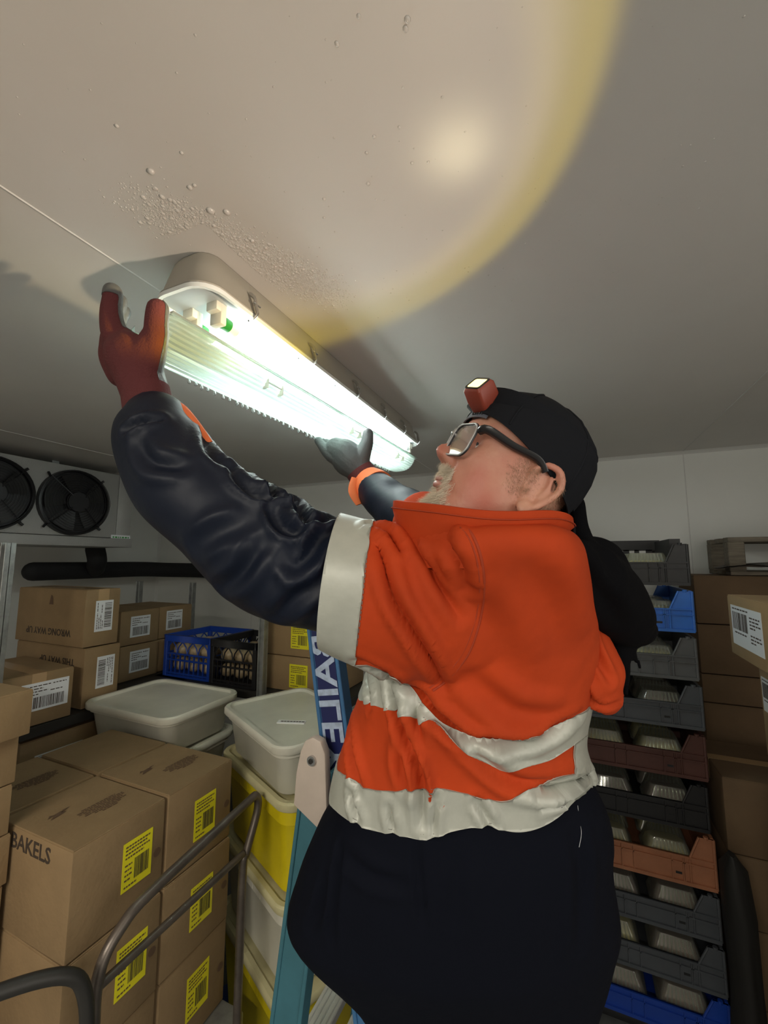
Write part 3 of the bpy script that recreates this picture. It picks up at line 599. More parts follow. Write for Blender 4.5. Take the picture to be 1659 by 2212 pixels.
# ---- tall pile of flat cartons far left, on its own trolley
g = 'flat cartons piled at the left edge'
zz = -.325; labs = ['topmost flat carton of the pile at the left edge', 'second flat carton from the top of the left-edge pile', 'third flat carton from the top of the left-edge pile', 'fourth flat carton from the top of the left-edge pile', 'fifth flat carton of the left-edge pile', 'sixth flat carton of the left-edge pile', 'seventh flat carton of the left-edge pile']
for i in range(7):
    hh = .118 if i else .112; dx = (0, -.035, -.038, -.035, -.045, -.045, -.05)[i]
    carton(labs[i], -1.65+dx-.03, -1.265+dx, .40, .655, zz-hh, zz-.001, g, 'card2', rz=(2, 0, -1, 1, 0, 0, 0)[i], seam='x'); zz -= hh
t = thing('platform_trolley', 'second trolley at lower left with curved dark handle under the flat cartons', 'trolley', V(-1.35, .46, -H))
a, c = TL(-1.75, .36, zz-.10), TL(-1.0, .635, zz-.002); MB().box(a.x, c.x, a.y, c.y, a.z, c.z).build('platform', M['galv'], t, bevel=.01)
MB().tube([TL(-.93, .635, zz-.05), TL(-.93, .635, -1.0), TL(-.935, .625, -.87), TL(-.95, .59, -.815), TL(-1.0, .50, -.79), TL(-1.05, .40, -.79), TL(-1.07, .30, -.80), TL(-1.07, .27, -.9), TL(-1.07, .27, -1.3), TL(-1.0, .36, zz-.05)], .0135, 14, sub=6).build('handle', M['darksteel'], t, smooth=60)
for x in (-1.65, -1.1):
    for y in (.42, .58):
        q = TL(x, y, 0); MB().tube([(q.x, q.y-.018, .075), (q.x, q.y+.018, .075)], .075, 20).build('wheel', M['kplas'], t, smooth=40)
        MB().box(q.x-.03, q.x+.03, q.y-.025, q.y+.025, .085, zz-.09+H).build('castor_bracket', M['galv'], t)
# ================================================================ RIGHT: stack of baker's trays
tray_pack = {}
def pack(x, y, z, sx, sy, h, mcont, label, group, rz=0):
    key = (round(sx, 3), round(sy, 3), h, mcont); t = thing('food_pack', label, 'food pack', V(x, y, z), rz, group)
    if key not in tray_pack:
        b = MB(); b.loft([rrect(0, 0, sx, sy, .015, h*.28), rrect(0, 0, sx, sy, .015, h*.32), rrect(0, 0, sx*.97, sy*.97, .015, h*.36), rrect(0, 0, sx*.72, sy*.72, .018, h*.94), rrect(0, 0, sx*.68, sy*.68, .018, h)])
        for s in (-1, 1):
            n = 9
            for i in range(n):
                u = (i/(n-1)-.5)*sx*.55; b.tube([(u*1.25, s*sy*.475, h*.4), (u*1.02, s*sy*.385, h*.86), (u, s*sy*.345, h*.97)], .0028, 5)
        lid = b.build('clear_lid', M['clear'], smooth=35).data; o = [q for q in C.objects if q.data is lid][0]; bpy.data.objects.remove(o)
        b = MB(); b.loft([rrect(0, 0, sx*.8, sy*.8, .015, 0), rrect(0, 0, sx*.95, sy*.95, .015, h*.28)]); base = b.build('pack_base', M['clear'], smooth=35).data; o = [q for q in C.objects if q.data is base][0]; bpy.data.objects.remove(o)
        b = MB(); b.loft([rrect(0, 0, sx*.76, sy*.76, .02, .004), rrect(0, 0, sx*.88, sy*.88, .02, h*.3), rrect(0, 0, sx*.76, sy*.76, .02, h*.62), rrect(0, 0, sx*.6, sy*.6, .02, h*.74)]); cont = b.build('food', M[mcont], smooth=60).data; o = [q for q in C.objects if q.data is cont][0]; bpy.data.objects.remove(o)
        tray_pack[key] = (lid, base, cont)
    for nm, me in zip(('clear_lid', 'pack_base', 'food'), tray_pack[key]):
        o = bpy.data.objects.new(nm, me); C.objects.link(o); o.parent = t
TX0, TX1, TY0, TY1 = -.165, .435, 2.0, 2.40
def tray(label, z0, h, m, skew=0, high_back=False, ribs=False):
    cx, cy = (TX0+TX1)/2+skew, (TY0+TY1)/2; sx, sy = TX1-TX0, TY1-TY0
    t = thing('bakery_tray', label, 'tray', V(cx, cy, z0), 0, 'stacked bakery trays'); mt = M[m]; fh = h*.53
    MB().box(-sx/2+.01, sx/2-.01, -sy/2+.01, sy/2-.01, .004, .010).build('tray_floor', mt, t)
    for s, nm in ((-1, 'front_panel'), (1, 'back_panel')):
        b = MB(); y = s*(sy/2-.006); hh = fh if (s < 0 or not high_back) else h*.6
        b.box(-sx/2+.004, sx/2-.004, y-.002, y+.002, .004, hh)
        b.box(-sx/2, sx/2, y-.009 if s < 0 else y-.003, y+.003 if s < 0 else y+.009, hh-.005, hh)
        b.box(-sx/2, sx/2, y-.008 if s < 0 else y-.003, y+.003 if s < 0 else y+.008, hh-.026, hh-.022)
        b.box(-sx/2, sx/2, y-.010 if s < 0 else y-.003, y+.003 if s < 0 else y+.010, 0, .012)
        us = (.205, .165, .04, -.0, -.15, -.2, sx/2-.1) if not ribs else tuple(-.26+.052*k for k in range(10))
        for u in us: b.box(u-.0018, u+.0018, y-.008 if s < 0 else y, y if s < 0 else y+.008, .006, hh-.003)
        b.build(nm, mt, t)
        for u in (.185, -.175) if not ribs else ():
            MB().box(u-.010, u+.010, y+s*.0022-.0006, y+s*.0022+.0006, .030, .038).build('slot', M['kplas'], t)
    for s in (-1, 1):
        b = MB(); x = s*(sx/2-.004); b.box(x-.002, x+.002, -sy/2+.01, sy/2-.01, .004, h-.012); b.box(x-.005, x+.005, -sy/2+.01, sy/2-.01, h-.018, h-.010); b.box(x-.004, x+.004, -sy/2, sy/2, 0, .012); b.build('side_panel', mt, t)
        for q in (-1, 1):
            b = MB(); y = q*(sy/2-.006); xa = s*(sx/2-.078); xb = s*(sx/2-.045); xc = s*(sx/2-.001); z2 = h-.012
            for yy in (y-q*.0, ):
                P = [(xa, fh-.004), (xb, z2), (xc, z2), (xc, fh-.004)]
                v = [Vector((px, yy-.0025, pz)) for px, pz in P]+[Vector((px, yy+.0025, pz)) for px, pz in P]
                b.add(v, [(0, 1, 2, 3), (7, 6, 5, 4), (0, 4, 5, 1), (1, 5, 6, 2), (2, 6, 7, 3), (3, 7, 4, 0)])
            b.tube([(xa, y+q*.004, fh-.004), (xb, y+q*.004, z2)], .004, 6); b.tube([(xc, y+q*.002, .004), (xc, y+q*.002, z2)], .0055, 6); b.tube([(xa, y+q*.004, .006), (xa, y+q*.004, fh)], .0035, 6)
            b.box(min(xb, xc), max(xb, xc), y-.004, y+.004, z2-.002, z2+.008 if False else z2)
            b.tube([((xb+xc)/2, y, z2-.004), ((xb+xc)/2, y, z2+.006)], .008, 8); b.build('corner_post', mt, t)
    if high_back:
        b = MB(); y = sy/2-.03; zt = h+.02
        b.box(.02, sx/2-.03, y-.003, y+.003, zt-.05, zt); 
        for k in range(6): u = .02+k*.048; b.box(u, u+(.02 if k in (0, 3) else .026), y-.003, y+.003, h*.55, zt-.045)
        b.box(sx/2-.05, sx/2-.012, -sy/2+.05, y, h*.5, h+.012); b.build('raised_end_rack', mt, t)
    return t
specs = [(-.100, .185, 'k2plas', 'top black bakery tray with a slotted raised end', 'butter', 1), (-.280, .18, 'bcrate', 'bright blue bakery tray near the top of the tray stack', 'butter', 0), (-.460, .18, 'gplas', 'mid grey ribbed bakery tray under the bright blue one', 'butter', 0),
 (-.640, .18, 'dplas', 'grey bakery tray just under the ribbed grey one', 'choc', 0), (-.820, .18, 'mplas', 'dark maroon bakery tray in the tray stack', 'butter', 0), (-1.0, .18, 'kplas', 'black bakery tray between the maroon and salmon trays', 'choc', 0),
 (-1.195, .195, 'splas', 'salmon pink bakery tray in the lower part of the stack', 'butter', 0), (-1.365, .17, 'dplas', 'dark grey bakery tray directly under the salmon one', 'choc', 0), (-1.535, .17, 'dplas', 'dark grey bakery tray directly above the bottom blue tray', 'butter', 0), (-1.705, .17, 'bplas', 'deep blue bakery tray at the bottom of the stack', 'choc', 0)]
for i, (z0, h, m, lab, food, hb) in enumerate(specs):
    tray(lab, z0, h-.010, m, skew=(0, .003, .001, .006, .004, -.003, .006, .005, .008, .01)[i], high_back=bool(hb), ribs=(i in (2,)))
    nm = ('top black', 'bright blue', 'ribbed grey', 'fourth from top', 'dark maroon', 'plain black', 'salmon pink', 'eighth from top', 'ninth from top', 'bottom deep blue')[i]
    for k, x in enumerate((.32, .115, -.08)):
        for j in range(2):
            if j == 1 and k == 2: continue
            fd = food if k != 0 or i in (0, 1, 2, 3, 4, 6) else 'choc'
            pack(x+(.0 if i % 2 else -.015), 2.105+j*.185, z0+.010, .175, .155, .105 if i else .12, fd, ('clear' if j == 0 else 'half-hidden clear')+' food pack, '+('front' if j == 0 else 'back')+' row '+('right' if k == 0 else 'middle' if k == 1 else 'left')+', in the '+nm+' tray', 'food packs in the '+nm+' tray')
t = thing('dolly', 'dark dolly under the stack of bakery trays', 'dolly', V((TX0+TX1)/2, (TY0+TY1)/2, -H)); MB().box(-.3, .3, -.2, .2, .065, .094).build('deck', M['kplas'], t, bevel=.004)
for x in (-.24, .24):
    for y in (-.15, .15): MB().tube([(x-.012, y, .032), (x+.012, y, .032)], .032, 16).build('castor', M['kplas'], t, smooth=40)
# ---- cartons right and behind
g = 'big brown cartons by the back wall'
for i, (z0, z1, lb_) in enumerate(((-.30, -.072, 'big dim brown carton by the back wall, topmost, under the pallet'), (-.53, -.303, 'big dim brown carton by the back wall, second from top'), (-.66, -.533, 'big dim brown carton by the back wall, shallow third one'), (-.90, -.663, 'big dim brown carton by the back wall, fourth down'), (-1.35, -.903, 'big dim brown carton by the back wall, fifth down'), (-1.8, -1.353, 'big dim brown carton standing on the floor by the back wall'))):
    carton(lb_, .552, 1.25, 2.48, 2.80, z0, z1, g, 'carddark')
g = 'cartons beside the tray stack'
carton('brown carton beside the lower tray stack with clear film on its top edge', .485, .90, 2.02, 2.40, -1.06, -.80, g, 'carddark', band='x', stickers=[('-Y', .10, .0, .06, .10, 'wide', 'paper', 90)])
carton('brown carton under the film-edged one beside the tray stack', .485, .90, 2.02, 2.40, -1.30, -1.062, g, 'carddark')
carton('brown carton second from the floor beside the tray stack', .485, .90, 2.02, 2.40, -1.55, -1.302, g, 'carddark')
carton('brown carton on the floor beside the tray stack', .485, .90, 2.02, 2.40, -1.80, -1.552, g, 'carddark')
g = 'cartons at the right edge'
carton('white-labelled carton at the right edge, topmost and jutting out', .447, .80, 1.24, 1.66, -.285, -.105, g, 'card2', rz=-1.5, stickers=[('-X', -.13, .02, .240, .115, 'left', 'paper', 0)], seam='y')
for i, lb_ in enumerate(('carton under the jutting right-edge box, with a white label', 'third carton down at the right edge', 'fourth carton down at the right edge', 'fifth carton down at the right edge', 'lowest cartons row at the right edge on the floor')):
    z1 = -.288-i*.30; z0 = max(-1.8, z1-.299)
    carton(lb_, .525+.008*i, .90, 1.28, 1.70, z0, z1, g, 'card2' if i < 2 else 'card', rz=0, stickers=[('-X', -.34, .12, .10, .10, 'left', 'paper', 0)] if i == 0 else [])
# wooden pallet leaning/lying on the cartons + slip sheet
t = thing('wooden_pallet', 'grey wooden pallet lying on the big cartons by the back wall', 'pallet', V(1.15, 2.64, -.07))
for z0, z1 in ((0, .018), (.155, .178)):
    for y in (-.13, .0, .13): MB().box(-.45, .55, y-.035, y+.035, z0, z1).build('board', M['wood'], t, bevel=.002, seg=1)
for x in (-.42, .05, .5): 
    for y in (-.13, .13): MB().box(x-.032, x+.032, y-.034, y+.034, .018, .155).build('block', M['wood'], t, bevel=.003, seg=1)
o = MB(); pts = []
for i in range(13):
    for j in range(5):
        x = .66+i*.06; y = 2.30+j*.07; pts.append((x, y, H-.012-.010*math.sin(i*.9)-(.02 if i == 0 else 0)+.006*math.cos(j+i)))
o.add(pts, [(i*5+j, (i+1)*5+j, (i+1)*5+j+1, i*5+j+1) for i in range(12) for j in range(4)])
o.add([(p[0], p[1], p[2]-.004) for p in pts], [(i*5+j+1, (i+1)*5+j+1, (i+1)*5+j, i*5+j) for i in range(12) for j in range(4)])
tag(o.build('slip_sheet', M['sheet'], smooth=60), 'curled dark grey cardboard slip sheet sticking out below the wooden pallet', 'sheet')
bg = MB(); R_ = []
for i, (x, y, z, a, c) in enumerate(((.465, 1.90, -1.0, .012, .02), (.47, 1.91, -1.05, .045, .05), (.475, 1.91, -1.2, .055, .06), (.472, 1.9, -1.4, .05, .06), (.47, 1.9, -1.6, .06, .065), (.475, 1.9, -1.78, .07, .075), (.475, 1.9, -1.797, .05, .05))):
    R_.append([V(x+a*.8*math.cos(k*math.pi/10)*(1+.14*math.sin(5*k*math.pi/10+i)), y+c*math.sin(k*math.pi/10)*(1+.14*math.cos(4*k*math.pi/10+i*2)), z) for k in range(20)])
tag(bg.loft(R_).build('plastic_bag', M['bag'], smooth=60, loc=V(.47, 1.9, -1.8)), 'crumpled black plastic bag between the tray stack and the right cartons', 'bag')
# ================================================================ LADDER
t = thing('step_ladder', 'blue and teal fibreglass step ladder with silver lettering, under the man', 'ladder', V(-.5, 1.05, -H))
def LT(p): return Vector(p)-t.location
def rail(p, q, m, y, w_=.037, dep=.030):
    """channel rail in the plane y: web facing the camera side, two flanges"""
    p = V(p[0], y, p[1]); q = V(q[0], y, q[1]); d = (q-p).normalized(); s = Vector((0, -1, 0)).cross(d).normalized(); b = MB(); L_ = (q-p).length
    F_ = Matrix(((s.x, d.x, 0, 0), (0, 0, -1, 0), (s.z, d.z, 0, 0), (0, 0, 0, 1))); F_ = Matrix.Translation(LT(p)) @ F_
    b.box(-w_, w_, 0, L_, -.003, 0, mt=F_); b.box(-w_, -w_+.009, 0, L_, -dep, .004, mt=F_); b.box(w_-.009, w_, 0, L_, -dep, .004, mt=F_)
    return b.build('rail', M[m], t, bevel=.0015, seg=1), F_, L_, s, d
blueT, blueB = (-.550, -.02), (-.250, -1.775); tealT, tealB = (-.512, -.44), (-.690, -1.775)
_, FB, LB, sB, dB = rail(blueB, blueT, 'lblue', .84); rail(blueB, blueT, 'lblue', 1.26)
_, FT, LTn, _, _ = rail(tealB, tealT, 'lteal', .815); rail(tealB, tealT, 'lteal', 1.285)
# decal on the near blue rail
for Y in (.84,):
    dz = (blueT[1]-blueB[1]); k0 = (-.52-blueB[1])/dz*LB; k1 = (-.10-blueB[1])/dz*LB
    dcl = MB().box(-.026, .026, k0-.25, k1+.05, .0002, .0012, mt=FB).build('decal', M['lnavy'], t)
    flip = -1
    base = FB @ Matrix.Translation((0, (k0+k1)/2, .0014))
    # reading direction: downwards along the rail
    Rm = Matrix.Rotation(math.radians(-90), 4, 'Z')
    tm = text_mesh('BAILEY', .078, base @ Rm, M['lsilver'], dcl, 'lettering', ext=.0003, bold=.0016, sx=1.22)
# hinge knuckles
for y in (.800, 1.292):
    hp = MB(); Pth = []
    ctr = [( -.548, -.430), (-.522, -.455)]
    outl = [(-.542, -.405), (-.531, -.382), (-.512, -.372), (-.492, -.378), (-.481, -.40), (-.475, -.50), (-.482, -.555), (-.557, -.515), (-.552, -.45)]
    v = [LT(V(x, y-.010, z)) for x, z in outl]+[LT(V(x, y+.012, z)) for x, z in outl]; n = len(outl)
    hp.add(v, [tuple(range(n)), tuple(range(2*n-1, n-1, -1))]+[(i, i+n, (i+1) % n+n, (i+1) % n) for i in range(n)])
    h_ = hp.build('hinge_knuckle', M['lbeige'], t, bevel=.004)
    MB().tube([LT(V(-.511, y-.016, -.417)), LT(V(-.511, y-.006, -.417))], .010, 16).build('hinge_bolt', M['steel'], h_, smooth=40)
    MB().tube([LT(V(-.511, y-.0185, -.417)), LT(V(-.511, y-.006, -.417))], .0055, 6).build('bolt_socket', M['darksteel'], h_)
def rung(p0, p1, z, m='alu', dx=.04, yy=(.825, 1.275)):
    k = (z-p0[1])/(p1[1]-p0[1]); x = p0[0]+(p1[0]-p0[0])*k
    a, c = LT(V(x-dx, yy[0], z-.022)), LT(V(x+dx, yy[1], z)); b = MB().box(a.x, c.x, a.y, c.y, a.z, c.z)
    for i in range(4): u = a.x+.01+i*(c.x-a.x-.02)/3; b.box(u-.0015, u+.0015, a.y, c.y, c.z-.001, c.z+.0015)
    b.build('tread', M[m], t, bevel=.002, seg=1)
for z in (-1.49, -1.21, -.93): rung(blueB, blueT, z, dx=.045)
for z in (-1.64, -1.37, -1.10, -.83): rung(tealB, tealT, z, dx=.030)
for p in (blueB, tealB):
    for y in (.835, 1.265): a = LT(V(p[0], y, -1.8)); MB().box(a.x-.045, a.x+.045, a.y-.022, a.y+.022, 0, .035).build('rubber_foot', M['kplas'], t, bevel=.004)
# ================================================================ PERSON
PB = V(-.20, .86, -1.49)
person = thing('person', 'man in orange and navy hi-vis jacket, backward black cap and glasses, reaching up', 'person', PB)
def adopt(o): o.parent = person; o.matrix_parent_inverse = Matrix.Translation(-PB); return o
def remesh(mb, vox, it=8, fac=.5):
    me = bpy.data.meshes.new('tmp'); me.from_pydata(mb.v, [], mb.f); o = bpy.data.objects.new('tmp', me); C.objects.link(o)
    bm = bmesh.new(); bm.from_mesh(me); bmesh.ops.recalc_face_normals(bm, faces=bm.faces); bm.to_mesh(me); bm.free()
    r = o.modifiers.new('r', 'REMESH'); r.mode = 'VOXEL'; r.voxel_size = vox
    s = o.modifiers.new('s', 'SMOOTH'); s.factor = fac; s.iterations = it
    dg = bpy.context.evaluated_depsgraph_get(); dg.update(); out = bpy.data.meshes.new_from_object(o.evaluated_get(dg)); bpy.data.objects.remove(o); return out
def arr(me):
    a = np.zeros(len(me.vertices)*3); me.vertices.foreach_get('co', a); return a.reshape(-1, 3)
def nrm(me):
    a = np.zeros(len(me.vertices)*3); me.vertices.foreach_get('normal', a); return a.reshape(-1, 3)
def setco(me, a): me.vertices.foreach_set('co', a.ravel()); me.update()
CAM = Vector((0, 0, H))
def caster(me):
    bv = BVHTree.FromPolygons([v.co for v in me.vertices], [tuple(p.vertices) for p in me.polygons])
    def f(px, py):
        d = (W(px, py, 1)-CAM).normalized(); r = bv.ray_cast(CAM, d); return r[0]
    return f
def densify(P, step=12):
    out = []
    for (a, b_), (c, d) in zip(P[:-1], P[1:]):
        n = max(1, int(math.hypot(c-a, d-b_)/step)); out += [(a+(c-a)*i/n, b_+(d-b_)*i/n) for i in range(n)]
    return out+[P[-1]]
def spl(P):
    q, _ = smooth_path([Vector((a, b_, 0)) for a, b_ in P], [0]*len(P), 6); return [(v.x, v.y) for v in q]
def creases(me, L_, cast, K=1.0):
    co = arr(me); no = nrm(me); disp = np.zeros(len(co))
    for P, wd, dp, bu in L_:
        pts = [cast(*q) for q in densify(spl(P), 3.5)]; pts = [p for p in pts if p is not None]
        if len(pts) < 2: continue
        Q = np.array([tuple(p) for p in pts]); lo = Q.min(0)-4*wd; hi = Q.max(0)+4*wd
        idx = np.where(((co > lo) & (co < hi)).all(1))[0]
        if not len(idx): continue
        d = np.sqrt(((co[idx][:, None, :]-Q[None])**2).sum(2)); k = d.argmin(1); dm_ = d.min(1)
        n = len(Q); tp = np.sin(np.pi*np.clip((k+1)/(n+1), 0.02, .98))**.5
        disp[idx] += K*tp*(-dp*np.exp(-(dm_/wd)**2)+bu*np.exp(-((dm_-2.0*wd)/wd)**2))
    setco(me, co+no*disp[:, None])
def wob(me, amp, f, seed=0, aniso=(1, 1, 1)):
    r = np.random.default_rng(seed); co = arr(me); no = nrm(me); d = np.zeros(len(co)); c2 = co*np.array(aniso)
    for i in range(7):
        k = r.normal(size=3); k /= np.linalg.norm(k); ff = f*r.uniform(.5, 1.8); d += np.sin(c2 @ k*ff+r.uniform(0, 6))*r.uniform(.4, 1)/(ff/f)
    setco(me, co+no*(d*amp/2.5)[:, None])
def clipmesh(me, fields, offset=0, thick=0):
    """part of me where every scalar field >= 0; cut exactly on the zero lines"""
    co = arr(me); no = nrm(me); V_ = [tuple(c) for c in co]; N_ = [tuple(c) for c in no]; F_ = [[s[i] for s in fields] for i in range(0)] ; S = np.array(fields).T
    S = [list(r) for r in S]; polys = [list(p.vertices) for p in me.polygons]; cache = {}
    for fi in range(len(fields)):
        new = []
        for p in polys:
            sv = [S[i][fi] for i in p]
            if min(sv) >= 0: new.append(p); continue
            if max(sv) < 0: continue
            q = []
            for j, i in enumerate(p):
                i2 = p[(j+1) % len(p)]; a, b_ = S[i][fi], S[i2][fi]
                if a >= 0: q.append(i)
                if (a >= 0) != (b_ >= 0):
                    key = (fi, min(i, i2), max(i, i2))
                    if key not in cache:
                        t_ = a/(a-b_); cache[key] = len(V_); V_.append(tuple(V_[i][c]+(V_[i2][c]-V_[i][c])*t_ for c in range(3))); N_.append(tuple(N_[i][c]+(N_[i2][c]-N_[i][c])*t_ for c in range(3))); S.append([S[i][c]+(S[i2][c]-S[i][c])*t_ for c in range(len(fields))])
                    q.append(cache[key])
            if len(q) > 2: new.append(q)
        polys = new
    used = sorted({i for p in polys for i in p}); mp = {i: k for k, i in enumerate(used)}; b = MB()
    top = [Vector(V_[i])+Vector(N_[i])*(offset+thick) for i in used]; fs = [[mp[i] for i in p] for p in polys]
    b.add(top, fs)
    if thick:
        nt_ = len(top); b.add([Vector(V_[i])+Vector(N_[i])*offset for i in used], [f[::-1] for f in fs])
        ed = {}
        for f in fs:
            for j in range(len(f)): ed[(f[j], f[(j+1) % len(f)])] = 1
        side = [(a, a+nt_, c+nt_, c) for (a, c) in ed if (c, a) not in ed]
        b.f += [list(f[::-1]) for f in side]; b.m += [0]*len(side)
    return b
def ring(c, a, b_, n=40, e=2.3, yaw=0):
    ax = RT*math.cos(yaw)+FW*math.sin(yaw); ay = FW*math.cos(yaw)-RT*math.sin(yaw); out = []
    for k in range(n):
        t_ = 2*math.pi*k/n; cx, sy = math.cos(t_), math.sin(t_)
        out.append(c+ax*(a*math.copysign(abs(cx)**(2/e), cx))+ay*(b_*math.copysign(abs(sy)**(2/e), sy)))
    return out
def rows(R_, k=.95):
    return [ring(W((xl+xr)/2, y, d), (xr-xl)/2*d/900*k, b_) for y, xl, xr, d, b_ in R_]
def srings(R_, sub=4):   # smooth interpolation between rings
    n = len(R_[0]); cols = [smooth_path([r[k] for r in R_], [0]*len(R_), sub)[0] for k in range(n)]
    return [[c[i] for c in cols] for i in range(len(cols[0]))]
# ---- navy long coat bottom + trousers
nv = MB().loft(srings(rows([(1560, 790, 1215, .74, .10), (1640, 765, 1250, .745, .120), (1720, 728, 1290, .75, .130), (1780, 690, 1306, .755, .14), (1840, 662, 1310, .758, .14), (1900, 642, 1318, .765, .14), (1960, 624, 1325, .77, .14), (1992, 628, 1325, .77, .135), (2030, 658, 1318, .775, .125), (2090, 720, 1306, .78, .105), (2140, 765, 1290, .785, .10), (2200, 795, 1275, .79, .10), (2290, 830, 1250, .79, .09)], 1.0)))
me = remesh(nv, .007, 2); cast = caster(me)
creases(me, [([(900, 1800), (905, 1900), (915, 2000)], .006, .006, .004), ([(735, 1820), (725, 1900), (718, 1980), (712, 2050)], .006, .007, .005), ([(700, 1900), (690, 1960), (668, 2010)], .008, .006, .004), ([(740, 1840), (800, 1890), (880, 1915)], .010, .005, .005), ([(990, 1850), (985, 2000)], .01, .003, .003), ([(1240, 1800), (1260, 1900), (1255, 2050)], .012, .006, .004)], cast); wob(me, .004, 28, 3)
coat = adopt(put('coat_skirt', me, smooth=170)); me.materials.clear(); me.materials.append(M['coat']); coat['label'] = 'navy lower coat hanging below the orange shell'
for P_, r in (((800, 1790), 0), ((1253, 1740), 1)):
    base = cast(*P_); 
    pts = [cast(P_[0]+dx, P_[1]+dy) for dx, dy in (((-25, 0), (-22, 22), (-12, 45), (-2, 60), (3, 78)) if not r else ((-5, 0), (-1, 35), (3, 60), (-2, 90)))]
    pts = [p+(CAM-p).normalized()*.003 for p in pts if p]
    if len(pts) > 1: adopt(MB().tube(pts, .0003, 5, sub=4).build('loose_thread', M['paper']))
# small faded heat-print on the coat
p0 = cast(872, 2130)
if p0 and False:
    n0 = (CAM-p0).normalized(); up_ = (Vector((0, 0, 1))-n0*n0.z).normalized(); r_ = up_.cross(n0)
    f0 = fr(r_, up_, p0+n0*.010); tm = text_mesh('TRADIE', .020, f0, M['gplas'], None, 'faded_print'); adopt(tm)
trz = MB()
hipc = W(975, 2150, .87)
for s in (-.09, .09):
    hp = hipc+FW*s*1.0; ft = Vector((-.235+.03*(s > 0), .98+s*1.0, PB.z+.12)); kn = (hp+ft)/2+Vector((-.03, 0, 0)); trz.tube([hp+Vector((0, 0, .12)), hp, kn, ft+Vector((0, 0, -.03))], [.08, .09, .08, .07], 20, sub=5)
me = remesh(trz, .012, 6); wob(me, .006, 40, 5); o = adopt(put('trousers', me, smooth=170)); me.materials.clear(); me.materials.append(M['navy'])
for s in (-.09, .09):
    ft = Vector((-.235+.03*(s > 0), .98+s*1.0, PB.z)); b = MB()
    b.loft(srings([[ft+Vector((x*a_+ox, y*b_, z)) for x, y in [(math.cos(k*math.pi/8), math.sin(k*math.pi/8)) for k in range(16)]] for a_, b_, ox, z in ((.125, .045, -.05, .003), (.13, .05, -.05, .015), (.128, .048, -.05, .05), (.09, .045, -.025, .085), (.062, .048, .01, .13), (.060, .050, .01, .20))], 3)); adopt(b.build('work_boot', M['kplas'], smooth=60))
# ---- orange shell
ob = MB().loft(srings(rows([(1156, 912, 1212, .606, .114), (1172, 892, 1228, .610, .130), (1212, 880, 1242, .636, .150), (1300, 870, 1258, .69, .155), (1400, 815, 1272, .73, .152), (1500, 768, 1262, .74, .15), (1580, 742, 1250, .745, .148), (1650, 716, 1268, .75, .15), (1720, 700, 1292, .75, .152), (1800, 694, 1300, .75, .152), (1850, 690, 1300, .755, .15)])))
A_ = [(705, 1243, .640, .092), (785, 1272, .632, .100), (870, 1285, .640, .114), (950, 1288, .665, .125), (1050, 1280, .70, .130), (1130, 1290, .74, .11)]
ob.tube([W(a, b_, c) for a, b_, c, _ in [(680, 1234, .642, .09)]+A_], [.090]+[q[3] for q in A_], 32, sub=5)
B_ = [(905, 1130, 1.08, .084), (960, 1165, 1.0, .094), (1030, 1210, .90, .11), (1080, 1260, .84, .12)]
ob.tube([W(a, b_, c) for a, b_, c, _ in B_], [q[3] for q in B_], 28, sub=5)
me = remesh(ob, .0055, 12, .5); cast = caster(me)
CR = [([(800, 1145), (840, 1165), (862, 1195)], .006, .010, .008), ([(822, 1190), (850, 1290), (890, 1360), (940, 1440), (962, 1480)], .007, .009, .006), ([(900, 1170), (930, 1220), (945, 1260), (990, 1330)], .007, .004, .005),
 ([(930, 1150), (955, 1165), (975, 1190)], .010, .003, .003), ([(968, 1160), (985, 1195), (1000, 1225)], .008, .004, .003), ([(880, 1150), (900, 1148), (925, 1146)], .006, .004, .003), ([(1000, 1205), (1005, 1240), (1015, 1262)], .008, .002, .004),
 ([(775, 1420), (850, 1452), (905, 1490), (940, 1540), (1000, 1590), (1080, 1600), (1160, 1590), (1240, 1540)], .008, .015, .005), ([(848, 1450), (860, 1520), (880, 1600), (905, 1680), (915, 1780)], .007, .013, .009), ([(905, 1500), (900, 1560), (905, 1620)], .007, .007, .005), ([(800, 1440), (805, 1500), (800, 1530)], .006, .006, .005),
 ([(940, 1720), (935, 1800)], .005, .007, .004), ([(960, 1560), (1020, 1620), (1100, 1680), (1180, 1690), (1260, 1670)], .010, .006, .006), ([(1150, 1710), (1210, 1690), (1270, 1670)], .005, .008, .006), ([(1165, 1740), (1220, 1715), (1265, 1690)], .005, .006, .005),
 ([(760, 1560), (765, 1640), (775, 1700)], .008, .005, .006), ([(870, 1590), (868, 1650), (880, 1700)], .008, .006, .006), ([(1010, 1450), (1100, 1530), (1200, 1545)], .014, .003, .006), ([(1120, 1200), (1180, 1300), (1210, 1400)], .02, .003, .004), ([(840, 1740), (850, 1790)], .005, .005, .004), ([(1030, 1730), (1060, 1780)], .006, .005, .005), ([(760, 1710), (775, 1770)], .006, .005, .005)]
creases(me, CR, cast, 1.7); wob(me, .0035, 30, 11); cast = caster(me)
co = arr(me); Ru = np.array(RT); uu = co @ Ru
def curve_field(P, ext=0):
    pts = [(q, cast(*q)) for q in densify(spl(P), 8)]; pts = [p for _, p in pts if p is not None]
    a = sorted((p.dot(RT), p.z) for p in pts); U = np.array([x for x, _ in a]); Z = np.array([z for _, z in a]); return co[:, 2]-np.interp(uu, U, Z)
HEM = [(700, 1715), (718, 1738), (750, 1765), (790, 1785), (850, 1798), (925, 1808), (975, 1792), (1040, 1782), (1120, 1793), (1180, 1775), (1230, 1735), (1285, 1690)]
HEMU = [(704, 1640), (740, 1668), (795, 1700), (860, 1706), (950, 1700), (1010, 1712), (1075, 1726), (1130, 1712), (1190, 1678), (1240, 1668), (1285, 1662)]
